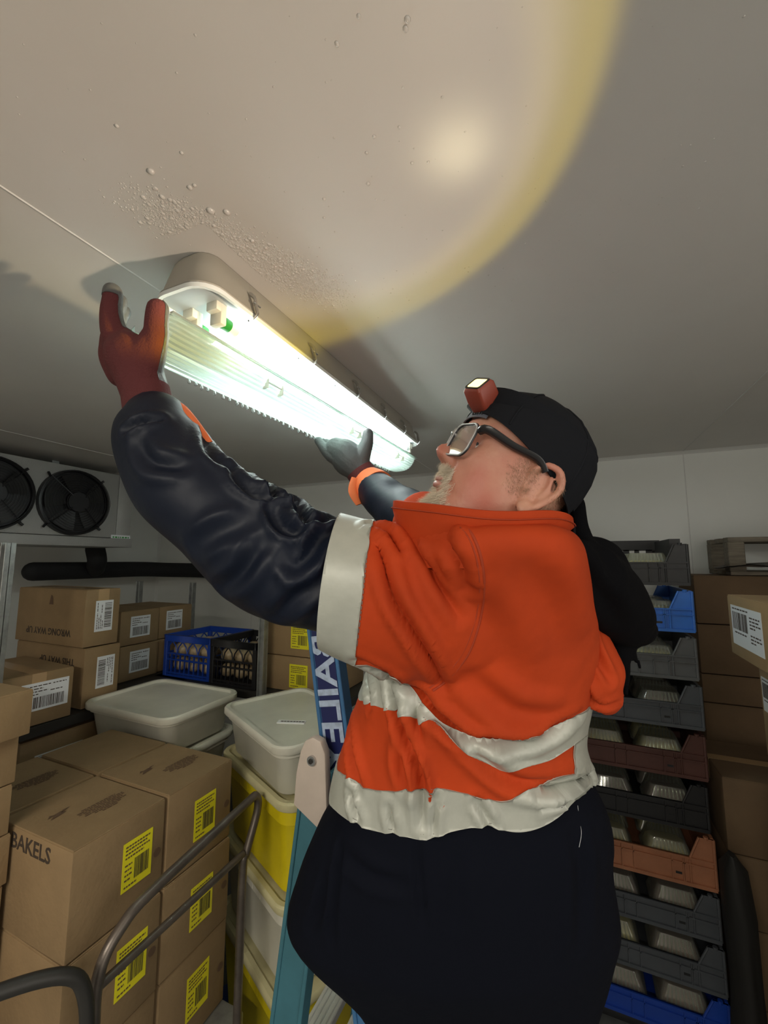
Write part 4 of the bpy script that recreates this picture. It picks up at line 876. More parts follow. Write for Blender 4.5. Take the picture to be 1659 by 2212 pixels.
MIDU = [(745, 1420), (790, 1432), (840, 1452), (880, 1480), (930, 1545), (965, 1572), (1020, 1592), (1090, 1600), (1160, 1585), (1210, 1562), (1262, 1530)]
MIDL = [(738, 1498), (780, 1512), (840, 1532), (900, 1552), (940, 1562), (985, 1612), (1040, 1645), (1105, 1660), (1170, 1645), (1215, 1618), (1262, 1585)]
fH, fHU, fMU, fML = curve_field(HEM), curve_field(HEMU), curve_field(MIDU), curve_field(MIDL)
dA = (W(785, 1275, .632)-W(705, 1243, .640)).normalized(); z0 = W(760, 1425, .60).z
def plane(px, py, d, n): p = W(px, py, d); return (co-np.array(p)) @ np.array(n)

eL = (W(690, 1372, .64)-W(722, 1116, .64)).normalized(); nL = FW.cross(eL).normalized(); nL = nL if nL.dot(RT) > 0 else -nL
eR = (W(768, 1418, .64)-W(803, 1135, .64)).normalized(); nR = FW.cross(eR).normalized(); nR = nR if nR.dot(RT) > 0 else -nR
armL = plane(704, 1243, .565, nL); armR = plane(786, 1272, .545, nR); below = (z0-co[:, 2])*1.0
farR = (co-np.array(W(905, 1130, 1.08))) @ np.array((W(960, 1165, 1.0)-W(905, 1130, 1.08)).normalized())
jk = clipmesh(me, [fH, np.maximum(armL, below)], thick=.003).build('jacket_shell', M['orange'], smooth=170); adopt(jk); jk['label'] = 'bright orange jacket shell'
def tape(fields, name='reflective_tape', off=.0034):
    o = clipmesh(me, fields, offset=off, thick=.0016).build(name, M['silver'], smooth=170); o.parent = jk; return o
near_ = (co @ np.array(FW))
tape([fHU*-1, fH, np.where(uu < 9, 1, 1)]); tape([-fMU, fML, below]); tape([armL, -armR, -below])
uR = W(1216, 1600, .66).dot(RT); tape([uu-uR, -fML+.001, fHU], off=.0040)
def stitch(P, off=.0048, r=.00045):
    seg = []; segs = []
    for q in densify(spl(P), 5):
        p = cast(*q)
        if p is None: continue
        p = p+(CAM-p).normalized()*off; seg.append(p)
    b = MB(); i = 0
    while i+2 < len(seg):
        if (seg[i+2]-seg[i]).length < .03: b.tube(seg[i:i+2]+[seg[i+1].lerp(seg[i+2], .4)], r, 4)
        i += 2
    if b.v: o = b.build('stitching', M['thread']); o.parent = jk
sh = lambda P, dy: [(a, b_+dy) for a, b_ in P]
for P in (sh(HEM, -5)[1:-1], sh(HEMU, 5)[1:-1], sh(MIDU, 5)[1:-1], sh(MIDL, -5)[1:-1]): stitch(P)
stitch([(727, 1124), (716, 1180), (704, 1260), (697, 1330), (696, 1366)]); stitch([(797, 1150), (790, 1230), (779, 1330), (771, 1400)])
def welt(P, r=.0018, m='seam', off=.0032, name='seam'):
    seg = [cast(*q) for q in densify(spl(P), 8)]; seg = [p+(CAM-p).normalized()*off for p in seg if p]
    if len(seg) > 2: o = MB().tube(seg, r, 6).build(name, M[m], smooth=60); o.parent = jk
welt([(985, 1118), (1020, 1155), (1040, 1210), (1046, 1280), (1034, 1350), (1010, 1415), (970, 1465), (935, 1492)])
welt([(978, 1124), (1011, 1160), (1030, 1212), (1036, 1280), (1024, 1348), (1000, 1410), (962, 1458), (928, 1486)], .0010)
# ---- navy sleeves
def sleeve(P, cr, seed, nm):
    b = MB(); b.tube([W(a, b_, c) for a, b_, c, _ in P], [q[3] for q in P], 36, sub=7); m_ = remesh(b, .0052, 6); cs = caster(m_); creases(m_, cr, cs, 1.35); wob(m_, .0028, 42, seed); m_.materials.clear(); m_.materials.append(M['navy']); o = adopt(put(nm, m_, smooth=170)); o['label'] = 'navy twill sleeve'; return caster(m_), o
SL = [(322, 878, .722, .040), (335, 905, .715, .056), (345, 955, .70, .068), (392, 1040, .68, .077), (478, 1112, .66, .081), (560, 1180, .648, .088), (640, 1220, .642, .088), (705, 1243, .640, .083), (760, 1262, .634, .078)]
FOLD = [([(560, 1035), (590, 1070), (625, 1085), (655, 1075)], .006, .009, .010), ([(500, 1010), (520, 1045), (560, 1075), (600, 1080)], .007, .008, .008), ([(640, 1085), (660, 1125), (690, 1130), (725, 1118)], .007, .010, .011), ([(585, 1100), (610, 1140), (640, 1150), (660, 1135)], .007, .007, .009), ([(700, 1150), (670, 1200), (640, 1225), (625, 1210)], .009, .006, .009),
 ([(440, 940), (455, 980), (490, 1010)], .008, .006, .006), ([(300, 960), (330, 1000), (400, 1010)], .010, .005, .006), ([(270, 930), (300, 915), (345, 905)], .006, .006, .006), ([(480, 1270), (520, 1240), (560, 1180)], .010, .007, .006), ([(600, 1330), (640, 1290), (680, 1260)], .010, .005, .006), ([(420, 1180), (470, 1150), (530, 1130)], .012, .004, .006)]
cl, slv = sleeve(SL, FOLD, 21, 'sleeve')
SRX = 0
SR = [(793, 1042, 1.385, .050), (806, 1052, 1.36, .060), (850, 1092, 1.24, .070), (905, 1130, 1.10, .079), (960, 1165, 1.0, .086)]
cr_, slr = sleeve(SR, [], 23, 'sleeve')
# orange cuff tabs
def band(p, q, r0, r1, nm, m, n=28, par=None, th=.003):
    p, q = Vector(p), Vector(q); b = MB(); b.tube([p, p.lerp(q, .5), q], [r0, (r0+r1)/2+th*.4, r1], n); o = b.build(nm, M[m], smooth=50); adopt(o); return o
d_ = (W(345, 950, .70)-W(322, 878, .722)).normalized()
b = MB()
for k in range(10):
    pass
tabpts = [cl(*q) for q in ((345, 868), (362, 876), (385, 892), (398, 905))]
def strip(pts2d, cs, wd, m, nm, th=.002, lift=.004):
    L_ = []
    for (ax, ay), (bx, by) in pts2d:
        p, q = cs(ax, ay), cs(bx, by)
        if p is None or q is None: continue
        L_.append((p+(CAM-p).normalized()*lift, q+(CAM-q).normalized()*lift))
    if len(L_) < 2: return None
    b = MB(); R_ = []
    for p, q in L_:
        n = (CAM-p).normalized()*th; R_.append([p, q, q-n*3, p-n*3])
    b.loft(R_); return adopt(b.build(nm, M[m], smooth=40))
b = MB(); cuff = W(330, 872, .718); ax = (W(345, 950, .70)-W(318, 860, .722)).normalized()
b.tube([cuff+RT*.018-ax*.002, cuff+RT*.040+ax*.014-FW*.01, cuff+RT*.060+ax*.050-FW*.015, cuff+RT*.079+ax*.085-FW*.012], [.012, .016, .014, .006], 10, sub=5, flat=.45); adopt(b.build('cuff_tab', M['tabor'], smooth=60))
c0, c1 = W(797, 1046, 1.372), W(812, 1058, 1.345)
band(c0-(c1-c0)*.15, c1, .0585, .0660, 'cuff_band', 'tabor')
b = MB(); b.tube([W(770, 1034, 1.33), W(764, 1062, 1.32), W(775, 1090, 1.31)], [.017, .018, .010], 10, sub=5, flat=.4); adopt(b.build('cuff_tab', M['tabor'], smooth=60))
# ---- collar
cc = W(1045, 1135, .603); cc.z = H; n = 56; R_in, R_out = [], []
def cpt(a, zz_, grow):
    c_, s_ = math.cos(a), math.sin(a); tip = max(0, -c_)**6; rx = .108+grow+.012*tip; ry = .104+grow
    return cc+RT*rx*c_+FW*ry*s_+Vector((0, 0, zz_))
def ctop(a): return .059-.002*max(0, math.cos(a))+.027*max(0, -math.cos(a))**3+.006*max(0, math.sin(a))+.002*math.sin(a*5)
R4 = [[cpt(2*math.pi*k/n, f_(2*math.pi*k/n), g_) for k in range(n)] for f_, g_ in ((lambda a: .018-.03*max(0, -math.cos(a))**2-.02, -.045), (lambda a: .030-.03*max(0, -math.cos(a))**2, -.006), (lambda a: ctop(a)-.012, .012), (lambda a: ctop(a), .011), (lambda a: ctop(a)+.001, .007), (lambda a: ctop(a)-.012, .004), (lambda a: -.01, -.002))]
col_ = adopt(MB().loft(R4, caps=False).build('collar', M['orange'], smooth=60))
o = MB().tube([cpt(2*math.pi*k/n, ctop(2*math.pi*k/n)-.010, .0135) for k in range(n+1)], .0008, 5, caps=False).build('collar_stitch', M['seam']); adopt(o)
# ---- hood: black lining and orange outer hanging open
hb = MB(); hb.tube([W(1172, 1172, .535), W(1215, 1200, .55), W(1268, 1240, .585), (W(1322, 1290, .64)), W(1366, 1345, .68), W(1384, 1362, .69)], [.014, .028, .044, .052, .043, .030], 28, sub=6, flat=.75, dome=True)
hb.tube([W(1255, 1180, .60), W(1300, 1205, .64), W(1335, 1260, .67)], [.018, .032, .03], 16, sub=4, dome=True)
hb.tube([W(1236, 1090, .60), W(1248, 1150, .59), W(1262, 1205, .59)], [.018, .017, .025], 16, sub=4, dome=True)
hb.tube([W(1342, 1390, .70), W(1345, 1440, .70), W(1352, 1500, .705)], [.022, .013, .004], 12, sub=4, flat=.5)
hb.tube([W(1350, 1390, .70), W(1372, 1420, .70), W(1384, 1446, .70)], [.012, .006, .003], 10, sub=4)
me2 = remesh(hb, .006, 7); wob(me2, .005, 40, 31); cs = caster(me2); creases(me2, [([(1200, 1200), (1280, 1260), (1340, 1350)], .012, .006, .006), ([(1290, 1190), (1330, 1250)], .01, .005, .005)], cs)
me2.materials.clear(); me2.materials.append(M['blackcloth']); o = adopt(put('hood_lining', me2, smooth=170))
ho = MB(); ho.tube([W(1246, 1262, .665), W(1262, 1330, .66), W(1283, 1405, .655), W(1302, 1465, .65), W(1312, 1500, .65)], [.008, .022, .040, .046, .030], 30, sub=7, flat=.55, dome=True)
ho.tube([W(1262, 1400, .65), W(1268, 1460, .645), W(1275, 1512, .645)], [.018, .024, .012], 18, sub=5, flat=.6, dome=True)
me3 = remesh(ho, .005, 8); cs = caster(me3); creases(me3, [([(1258, 1310), (1275, 1390), (1320, 1470)], .006, .010, .008), ([(1252, 1400), (1258, 1470), (1290, 1520), (1345, 1515)], .004, .006, .006)], cs); wob(me3, .002, 50, 33)
me3.materials.clear(); me3.materials.append(M['orange']); hoodo = adopt(put('hood_outer', me3, smooth=170))
# ---- head
HS = .93; ph = math.radians(28); yw = math.radians(10); SD = RT*math.cos(yw)+FW*math.sin(yw)
fwd = (-SD*math.cos(ph)+UP*math.sin(ph)).normalized(); upv = (SD*math.sin(ph)+UP*math.cos(ph)).normalized(); lft = upv.cross(fwd).normalized()
upv = (upv*math.cos(.15)+lft*math.sin(.15)).normalized(); lft = upv.cross(fwd).normalized(); HC = W(943, 965, .578)-(fwd*.113-upv*.003)*HS
HM = Matrix(((fwd.x, lft.x, upv.x, HC.x), (fwd.y, lft.y, upv.y, HC.y), (fwd.z, lft.z, upv.z, HC.z), (0, 0, 0, 1))) @ Matrix.Scale(HS, 4)
zk = [-.124, -.116, -.104, -.09, -.075, -.060, -.045, -.025, 0, .025, .05, .07, .09, .107, .118, .124]
xf = [.050, .072, .082, .084, .081, .079, .083, .085, .084, .080, .087, .084, .073, .052, .028, .002]
xb = [-.02, -.035, -.050, -.058, -.064, -.070, -.078, -.088, -.096, -.101, -.102, -.099, -.088, -.066, -.040, -.002]
ww = [.020, .040, .052, .058, .0625, .066, .069, .0725, .0745, .0765, .078, .0765, .070, .054, .033, .002]
def I(z, T): return float(np.interp(z, zk, T))
def headpt(z, a, grow=0):
    f, bk, wd = I(z, xf), I(z, xb), I(z, ww); c_, s_ = math.cos(a), math.sin(a)
    ax_ = f if c_ > 0 else -bk; e = 2.35 if c_ > 0 else 2.0
    x = ax_*math.copysign(abs(c_)**(2/e), c_); y = wd*math.copysign(abs(s_)**(2/e), s_)
    return Vector((x, y, z))
def G(y, z, cy, cz, sy, sz): return math.exp(-((abs(y)-cy)/sy)**2-((z-cz)/sz)**2)
nzp = ([-.024, -.019, -.013, -.005, .003, .012, .022, .032, .045], [0, .010, .021, .029, .027, .018, .010, .004, 0]); nsy = ([-.02, 0, .03, .05], [.015, .0125, .0075, .006])
hd = MB(); Rh = []; NZ = 120
for i in range(NZ+1):
    z = -.124+.248*(.5-.5*math.cos(math.pi*i/NZ)); r = []
    for k in range(128):
        a = 2*math.pi*k/128; p = headpt(z, a)
        if p.x > 0:
            y = p.y; fr_ = min(1, p.x/.05); d = 0
            d += float(np.interp(z, *nzp))*math.exp(-(y/float(np.interp(z, *nsy)))**2)
            d += .011*G(y, z, .014, -.010, .0075, .008)
            d -= .0115*G(y, z, .031, .018, .015, .011); d += .006*G(y, z, .026, .038, .018, .007); d += .004*G(y, z, 0, .040, .012, .01); d -= .0045*G(y, z, .0085, -.0185, .0035, .003); tt = max(0, min(1, (-.012-z)/.042)); d -= .0038*math.exp(-((abs(y)-.021-.016*tt)/.0028)**2)*(1 if -.06 < z < -.008 else 0); d += .0035*G(y, z, .034, -.030, .007, .016); d -= .002*G(y, z, .034, .003, .014, .0022)
            d += .006*G(y, z, .040, .002, .015, .014); d += .004*G(y, z, 0, -.037, .022, .006); d += .004*G(y, z, 0, -.052, .019, .006); d -= .006*G(y, z, 0, -.0445, .024, .0025)
            d -= .003*G(y, z, 0, -.063, .02, .005); d += .006*G(y, z, 0, -.088, .02, .014); d -= .003*G(y, z, .030, -.03, .004, .014)
            p.x += d*fr_; 
        p.y += math.copysign(.005, p.y)*math.exp(-((z+.055)/.035)**2)*math.exp(-((p.x-.03)/.04)**2)*(1 if abs(p.y) > .03 else 0)
        r.append(p)
    Rh.append(r)
hd.loft(Rh)
# double chin and neck
hd.sph((.030, 0, -.108), .052, 12, (1, .9, .55))
hd.tube([(-.030, 0, -.02), (-.035, -.006, -.06), (-.045, -.015, -.09)], [.062, .058, .054], 28, sub=4)
def earparts(mb, s):
    E_ = lambda x, z, o_: Vector((-.020+x, s*(.0765+o_), -.004+z))
    path = [(.013, .004, .002), (.014, .020, .005), (.004, .033, .009), (-.012, .033, .015), (-.022, .020, .018), (-.023, .004, .017), (-.016, -.012, .013), (-.006, -.026, .009), (.004, -.034, .006), (.010, -.028, .003)]
    mb.tube([E_(*p) for p in path], [.0035, .0045, .0048, .005, .0052, .005, .005, .0056, .006, .004], 10, sub=5, dome=True)
    mb.tube([E_(-.010, .022, .010), E_(-.013, .006, .010), E_(-.008, -.010, .008)], [.0032, .004, .0032], 8, sub=4, dome=True)
    mb.sph(E_(.001, -.026, .005), .0085, 8, (1, .55, 1)); mb.sph(E_(.011, -.006, .003), .006, 8, (.7, .8, 1))
    mb.sph(E_(-.004, .004, .001), .027, 10, (.85, .16, 1.2))
for s in (1, -1): earparts(hd, s)
for v in range(len(hd.v)): hd.v[v] = tuple(HM @ Vector(hd.v[v]))
neckend = W(1110, 1200, .69)
hd.tube([HM @ Vector((-.030, 0, -.03)), HM @ Vector((-.030, -.012, -.09)), W(1075, 1150, .63), W(1060, 1220, .69), W(1050, 1400, .74), W(1000, 1700, .77), W(985, 2000, .78)], [.058, .056, .054, .05, .05, .06, .06], 24, sub=4)
for P_, RR in ((A_+[(705, 1243, .64, .09)], None), (B_, None)): 
    Q_ = sorted(P_, key=lambda q: -q[0]); hd.tube([W(*q[:3]) for q in Q_], [q[3]*.35 for q in Q_], 16)
me4 = remesh(hd, .0026, 3, .4); me4.materials.clear(); me4.materials.append(M['skin']); body = adopt(put('body', me4, smooth=170)); headco = arr(me4); headno = nrm(me4)
MI = HM.inverted(); loc_ = headco @ np.array(MI.to_3x3()).T+np.array(MI.translation); lno = headno @ np.array(MI.to_3x3()).T*HS
# eyes
for s in (1, -1):
    e = adopt(MB().sph(HM @ Vector((.0560, s*.031, .018)), .0122*HS, 12).build('eyeball', M['eye'], smooth=170))
    e2 = MB().sph(HM @ Vector((.0650, s*.031, .022)), .0052*HS, 8, (.7, 1, 1)).build('iris', M['iris'], smooth=170); adopt(e2)
    for up__, a0, a1 in ((1, .40, 1.45), (-1, -1.3, -.42)):
        b = MB(); rr_ = []
        for i in range(5):
            a = a0+(a1-a0)*i/4; rr_.append([HM @ Vector((.0560+.0134*math.cos(a)*math.cos(u), s*.031+.0134*math.cos(a)*math.sin(u), .018+.0134*math.sin(a))) for u in [(-1.1+2.2*k/10) for k in range(11)]])
        adopt(b.loft(rr_, closed=False, caps=False).build('eyelid', M['skin'], smooth=170))
lipb = MB()
for z, r in ((-.0405, .0045), (-.0495, .0055)):
    lipb.tube([HM @ Vector((I(z, xf)+.004-abs(y)**2*9, y, z-abs(y)*.12)) for y in (-.020, -.013, -.006, 0, .006, .013, .020)], [r*HS*q for q in (.3, .8, 1, .95, 1, .8, .3)], 10, sub=3, flat=.8)
adopt(lipb.build('lips', M['lip'], smooth=170))
# hair made of short tapered strands rooted on the skin
def strands(mask, count, ln, wd, m, nm, dirf, jit=.35, seed=1):
    idx = np.where(mask)[0]; r = np.random.default_rng(seed); b = MB()
    if not len(idx): return
    for i in r.choice(idx, count):
        n = lno[i]; j_ = r.normal(size=3)*.0017; p = loc_[i]+j_-n*(j_ @ n); d = np.array(dirf(p, n))+r.normal(size=3)*jit; d /= np.linalg.norm(d)
        L_ = ln*r.uniform(.6, 1.25); s = np.cross(d, r.normal(size=3)); s /= np.linalg.norm(s); s2 = np.cross(d, s)
        a = p-n*.0006; mid = p+d*L_*.55; tip = p+d*L_+np.array((0, 0, -L_*.15)); k = wd
        v = [a+s*k, a-s*k*.5+s2*k*.87, a-s*k*.5-s2*k*.87, mid+s*k*.75, mid-s*k*.4+s2*k*.6, mid-s*k*.4-s2*k*.6, tip]
        b.add([tuple(HM @ Vector(q)) for q in v], [(0, 1, 4, 3), (1, 2, 5, 4), (2, 0, 3, 5), (3, 4, 6), (4, 5, 6), (5, 3, 6)])
    o = adopt(b.build(nm, M[m])); o['kind'] = 'stuff'; return o
ruddy(M['skin'], [(tuple(HM @ Vector((.055, .062, -.030))), .042), (tuple(HM @ Vector((.055, -.062, -.030))), .042), (tuple(HM @ Vector((.108, 0, -.006))), .026), (tuple(HM @ Vector((.03, .07, -.055))), .03)])
X, Y, Z = loc_[:, 0], loc_[:, 1], loc_[:, 2]; AY = np.abs(Y)
face = (X > .045) & (X < .115)
jn = lambda a_: rng.normal(size=len(X))*a_
must = face & (AY+jn(.005) < .029) & (Z+jn(.002) < -.022) & (Z+jn(.001) > -.038) & (X < .108)
side_ = face & (AY+jn(.003) > .022) & (AY+jn(.006) < .032) & (Z < -.034) & (Z > -.095)
chin = (X > .035) & (AY+jn(.007)+np.maximum(0, (-Z-.09))*.3 < .033) & (Z+jn(.002) < -.062) & (Z > -.125)
strands(must, 2600, .0085, .00017, 'beard', 'moustache', lambda p, n: n*.6+np.array((0, np.sign(p[1])*.45, -.8)), .30, 1)
strands(side_ | chin, 5200, .0120, .00018, 'beard', 'goatee', lambda p, n: n*.8+np.array((.1, 0, -.75)), .34, 2)
strands((X > .055) & (AY > .014) & (AY < .046) & (Z > .033) & (Z < .043), 700, .007, .0002, 'beard', 'eyebrows', lambda p, n: n*.5+np.array((0, np.sign(p[1])*.8, .2)), .3, 3)
strands((AY > .055) & (((X-.004)/.020)**2+((Z-.008)/.032)**2+jn(.35) < .9) & (X > -.03), 4500, .004, .00011, 'hair', 'sideburns', lambda p, n: n*.35+np.array((-.4, 0, -.7)), .25, 4)
strands((X < -.035) & (AY > .02) & (Z > -.06) & (Z < .03) & (X > -.12), 5000, .005, .00013, 'hair', 'back_hair', lambda p, n: n*.3+np.array((-.2, 0, -.8)), .25, 5)
# ---- cap (worn backwards)
Rc = []
for i in range(41):
    z = -.03+(.124+.03)*math.sin(i/40*math.pi/2); r = []
    for k in range(96):
        a = 2*math.pi*k/96; p = headpt(min(z, .1239), a); q = Vector((p.x, p.y, p.z)); nn_ = Vector((p.x/.1**2, p.y/.078**2, max(0, p.z)/.124**2)).normalized()
        g_ = .0085+.006*max(0, nn_.z)-.004*max(0, nn_.x); q += nn_*g_
        if q.x < 0: q += Vector((-.006, 0, 0))*min(1, -q.x/.05)
        r.append(q)
    Rc.append(r)
cpm = MB().loft(Rc, caps=False); cpm.add(Rc[-1], [tuple(range(96))]); cme = bpy.data.meshes.new('c'); cme.from_pydata([tuple(v) for v in cpm.v], [], cpm.f); cme.update()
co = arr(cme); edge = co[:, 2]-(.030+.36*co[:, 0]); yy_, zz_ = co[:, 1], co[:, 2]
arch = np.where(co[:, 0] > .03, np.sqrt((yy_/.040)**2+(np.maximum(0, zz_-.055)/.030)**2)-1, 1)
cb = clipmesh(cme, [edge, arch], offset=0, thick=.0022); cb.v = [tuple(HM @ Vector(v)) for v in cb.v]; cap = adopt(cb.build('cap', M['capcloth'], smooth=170))
cb = MB(); 
for a in (0, math.pi/3, 2*math.pi/3, math.pi, -math.pi/3, -2*math.pi/3):
    pts = []
    for r_i in range(0, 41):
        k = (a % (2*math.pi))/(2*math.pi)*96; q = Rc[r_i][int(k) % 96]
        if q.z > .034+.36*q.x and not (q.x > .03 and abs(q.y) < .042 and q.z < .088): pts.append(HM @ (q*1.018))
    if len(pts) > 4: cb.tube(pts, .0017, 5)
adopt(cb.build('cap_seam', M['capcloth'], smooth=60))
adopt(MB().sph(HM @ Vector((-.028, 0, .142)), .0075, 8, (1, 1, .5), rot=HM.to_3x3().normalized()).build('cap_button', M['capcloth'], smooth=170))
sb = MB(); 
for w__, m_, nm in ((.0085, 'strap', 'cap_strap'),):
    rr_ = []
    for k in range(15):
        a = -.62+1.24*k/14; z = .0605+.004*math.cos(a*2); p = headpt(z, a); o_ = Vector((p.x+.0068, p.y*1.05, z)); t3 = Vector((-.18, 0, .98))
        rr_.append([HM @ (o_+t3*w__), HM @ (o_-t3*w__), HM @ (o_-t3*w__-Vector((.0018, 0, 0))), HM @ (o_+t3*w__-Vector((.0018, 0, 0)))])
    so = adopt(MB().loft(rr_).build(nm, M[m_], smooth=40))
    for k in range(5):
        a = .20+k*.07; z = .0605; p = headpt(z, a); q = HM @ Vector((p.x+.0078, p.y*1.05, z)); h_ = MB().sph(q, .0016, 5).build('strap_hole', M['kplas']); h_.parent = so; h_.matrix_parent_inverse = so.matrix_parent_inverse.copy(); h_.matrix_parent_inverse = Matrix.Identity(4)
# brim hanging down at the back
rr_ = []
for i in range(9):
    t_ = i/8; row = []
    for k in range(17):
        a = math.pi-.62+1.24*k/16; base_ = Vector((-.108*abs(math.cos(a))**.6, .080*math.sin(a)*1.0, -.004+.012*abs(math.sin(a))*2)); lenk = .066*(1-(abs(k-8)/8)**3*.6); row.append(HM @ (base_+Vector((-.62*lenk*t_, 0, -.80*lenk*t_))))
    rr_.append(row)
up_r = rr_+[[p+fwd*(.004) for p in r] for r in rr_[::-1]]
adopt(MB().loft(up_r, closed=False, caps=False).build('cap_brim', M['capcloth'], smooth=60))
# ---- glasses
gl = None
for s in (1, -1):
    cx_, cz_ = s*.033, .016; out = []; inn = []
    def gp(u, v, r=0): return HM @ Vector((.1005-.30*abs(cx_+u), cx_+u, cz_+v))
    pr = rrect(0, 0, .054, .050, .014, 0, 6)
    loop = [gp(p.x, p.y) for p in pr]
    o = MB().tube(loop+[loop[0], loop[1]], .0019*HS, 8, caps=False).build('glasses_frame', M['frame'], smooth=60); adopt(o)
    loop2 = [gp(p.x, p.y)+fwd*.0014 for p in pr]; adopt(MB().tube(loop2+[loop2[0], loop2[1]], .0014*HS, 8, caps=False).build('glasses_front_edge', M['framew'], smooth=60))
    lens_ = MB(); c_ = gp(0, 0)+fwd*.0012; lens_.add([c_]+loop, [(0, i+1, (i+1) % len(loop)+1) for i in range(len(loop))]); lens_.add([c_-fwd*.0015]+[p-fwd*.0015 for p in loop], [(0, (i+1) % len(loop)+1, i+1) for i in range(len(loop))]); adopt(lens_.build('spectacle_lens', M['glass'], smooth=60))
    hn = HM @ Vector((.0795, s*.0600, .030)); adopt(MB().tube([hn, HM @ Vector((.073, s*.0735, .034)), HM @ Vector((.035, s*.081, .030)), HM @ Vector((0, s*.0865, .030)), HM @ Vector((-.018, s*.087, .020))], [.003, .0042, .0038, .0034, .003], 8, sub=5, flat=1.6).build('glasses_temple', M['frame'], smooth=60))
adopt(MB().tube([HM @ Vector((.095, -.009, .024)), HM @ Vector((.102, 0, .028)), HM @ Vector((.095, .009, .024))], .0022, 8, sub=4).build('glasses_bridge', M['framew'], smooth=60))
# ---- headlamp
lc = W(1038, 846, .545); ln_ = (-RT*.46-FW*.60+UP*.65).normalized(); lu = (RT*.42+UP*.75-FW*.1); lu = (lu-ln_*lu.dot(ln_)).normalized(); lr = lu.cross(ln_).normalized()
LM = Matrix(((lr.x, lu.x, ln_.x, lc.x), (lr.y, lu.y, ln_.y, lc.y), (lr.z, lu.z, ln_.z, lc.z), (0, 0, 0, 1)))
b = MB(); b.loft([[LM @ p for p in rrect(0, 0, a_, c_, r_, z_, 4)] for a_, c_, r_, z_ in ((.022, .024, .005, -.030), (.030, .030, .006, -.024), (.034, .031, .005, -.008), (.033, .029, .004, .008), (.028, .024, .004, .012))])
hl = adopt(b.build('headlamp', M['lampred'], smooth=35))
b = MB(); b.loft([[LM @ p for p in rrect(0, 0, .0225, .018, .003, z_, 4)] for z_ in (.0121, .0128)]); o = b.build('lamp_window', M['lampon'], smooth=35); o.parent = hl; o.matrix_parent_inverse = Matrix.Identity(4)
b = MB(); fc = [LM @ p for p in rrect(0, 0, .0255, .021, .003, .0124, 4)]; b.tube(fc+[fc[0], fc[1]], .0014, 6, caps=False); o = b.build('lamp_bezel', M['kplas'], smooth=50); o.parent = hl
b = MB(); b.loft([[LM @ p for p in rrect(0, -.004, .030, .026, .004, z_, 4)] for z_ in (-.036, -.026)]); b.tube([LM @ Vector((-.010, -.012, -.026)), HM @ Vector((.100, .004, .074))], .004, 8); b.tube([LM @ Vector((.0, -.010, -.030)), HM @ Vector((.088, .012, .092))], .009, 10); o = b.build('lamp_bracket', M['kplas'], smooth=40); o.parent = hl
pts = []
for k in range(40):
    a = 2*math.pi*k/40; q = headpt(.085, a); pts.append(HM @ Vector((q.x*1.15+(.004 if q.x > 0 else -.008), q.y*1.16, .085+.10*q.x)))
b = MB(); n_ = len(pts); rr_ = [[p+upv*.011, p-upv*.011, p-upv*.011+(HC-p).normalized()*.002, p+upv*.011+(HC-p).normalized()*.002] for p in pts]; b.loft(rr_+[rr_[0]], caps=False); o = b.build('headlamp_strap', M['capcloth'], smooth=60); adopt(o)
# ---- gloves
def glove(wr, parts, nm, m, tips=None):
    b = MB()
    for P in parts: b.tube([W(*p[:3]) for p in P], [p[3] for p in P], 16, sub=5, dome=True, flat=P[0][4] if len(P[0]) > 4 else 1)
    m_ = remesh(b, .0026, 5, .5); wob(m_, .0012, 90, 41); m_.materials.clear(); m_.materials.append(M[m]); o = adopt(put(nm, m_, smooth=170)); return o, m_
D = .735
left_parts = [
 [(322, 905, .722, .036), (315, 860, .725, .037), (300, 810, .73, .041), (283, 772, .735, .043), (266, 748, .745, .032)],
 [(300, 800, .725, .034), (318, 765, .725, .030), (330, 735, .722, .022)],
 [(266, 805, .75, .028), (256, 770, .76, .031), (252, 738, .765, .026)],
 # thumb
 [(320, 790, .722, .024), (333, 748, .72, .0205), (337, 705, .718, .0185), (340, 668, .718, .0175)],
 # index
 [(262, 755, .735, .025), (243, 708, .735, .0200), (240, 668, .738, .0170), (243, 632, .745, .0150)],
 [(258, 750, .762, .022), (240, 708, .768, .0175), (239, 668, .775, .0150), (248, 636, .785, .0135)],
 [(258, 755, .788, .021), (244, 715, .797, .0165), (246, 678, .806, .0145), (258, 650, .818, .013)],
 [(262, 765, .808, .018), (252, 728, .818, .0145), (256, 696, .828, .0125), (268, 674, .838, .0115)]]
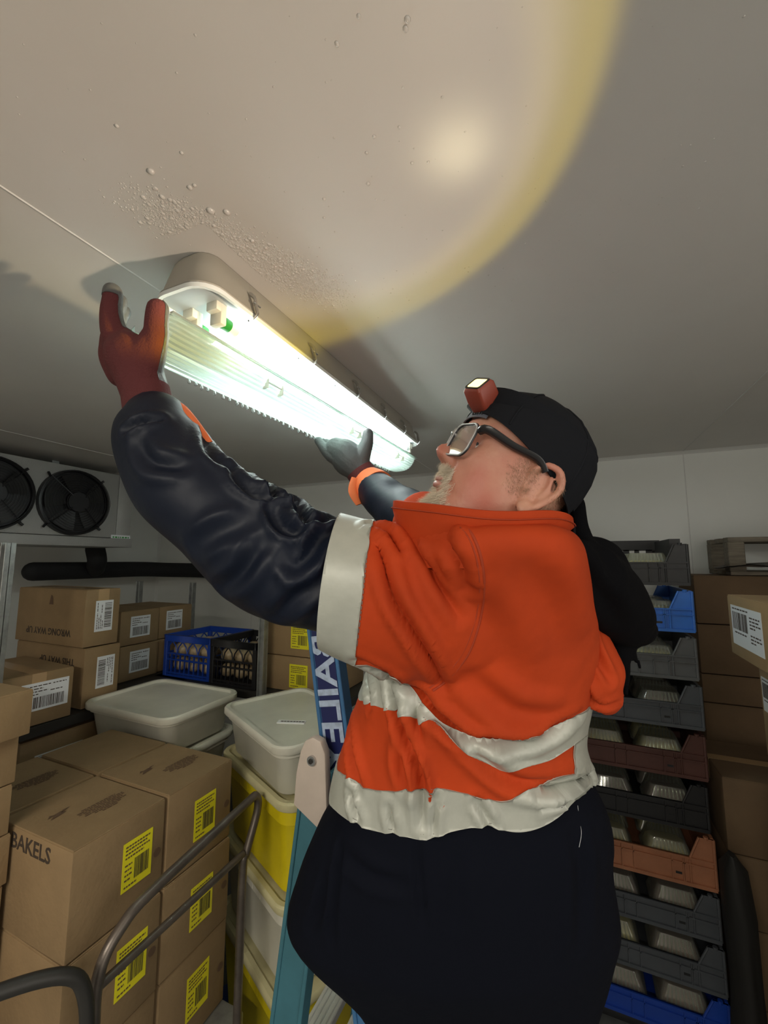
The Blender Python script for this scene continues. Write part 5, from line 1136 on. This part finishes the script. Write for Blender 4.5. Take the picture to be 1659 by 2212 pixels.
gL, mL = glove(None, left_parts, 'glove', 'glovered'); gL['label'] = 'red knit glove with grey palm coating'
co = arr(mL); no_ = nrm(mL)
# palm side coating: part of the surface that faces the fitting (away from camera, right and up), plus finger ends
dirp = np.array((FW*.75+RT*.55+UP*.12).normalized()); pf = no_ @ dirp-.30
tipz = np.maximum((co[:, 2]-(W(300, 650, .73).z+.0))*60-.8, -1)
idx_tip = (co[:, 2]-W(240, 646, .74).z)*30
fieldp = np.maximum(pf, np.minimum(idx_tip, 1)*.6-.1); wz = (co[:, 2]-W(330, 838, .72).z)*30
o = clipmesh(mL, [fieldp, wz], offset=.0002, thick=.0010).build('palm_coating', M['glovegrey'], smooth=170); o.parent = gL; o.matrix_parent_inverse = Matrix.Identity(4)
right_parts = [
 [(795, 1042, 1.385, .045), (778, 1018, 1.39, .046), (760, 998, 1.395, .056), (742, 982, 1.40, .055), (728, 975, 1.405, .046)],
 [(775, 1000, 1.38, .034), (785, 975, 1.378, .027), (793, 955, 1.376, .021), (795, 936, 1.376, .0175)],
 [(735, 990, 1.385, .030), (715, 985, 1.385, .020), (700, 968, 1.39, .0165), (688, 953, 1.40, .0145)],
 [(733, 980, 1.41, .028), (714, 972, 1.415, .020), (702, 956, 1.425, .0165), (696, 942, 1.44, .0145)],
 [(735, 972, 1.43, .026), (719, 960, 1.44, .020), (709, 945, 1.455, .0165), (706, 931, 1.47, .0145)],
 [(742, 966, 1.45, .024), (728, 952, 1.462, .018), (720, 938, 1.477, .0145), (717, 926, 1.49, .013)]]
gR, mR = glove(None, right_parts, 'glove', 'glovegrey'); gR['label'] = 'grey coated palm of the glove, red knit at the wrist'
kb = MB(); kb.tube([W(776, 1016, 1.388), W(786, 1030, 1.385), W(798, 1046, 1.38)], [.0475, .049, .050], 28); o = kb.build('knit_cuff', M['glovered'], smooth=50); adopt(o)
kb = MB(); kb.tube([W(314, 838, .727), W(318, 862, .725), W(326, 905, .718)], [.0385, .0395, .041], 28); o = kb.build('knit_cuff', M['glovered'], smooth=50); adopt(o)
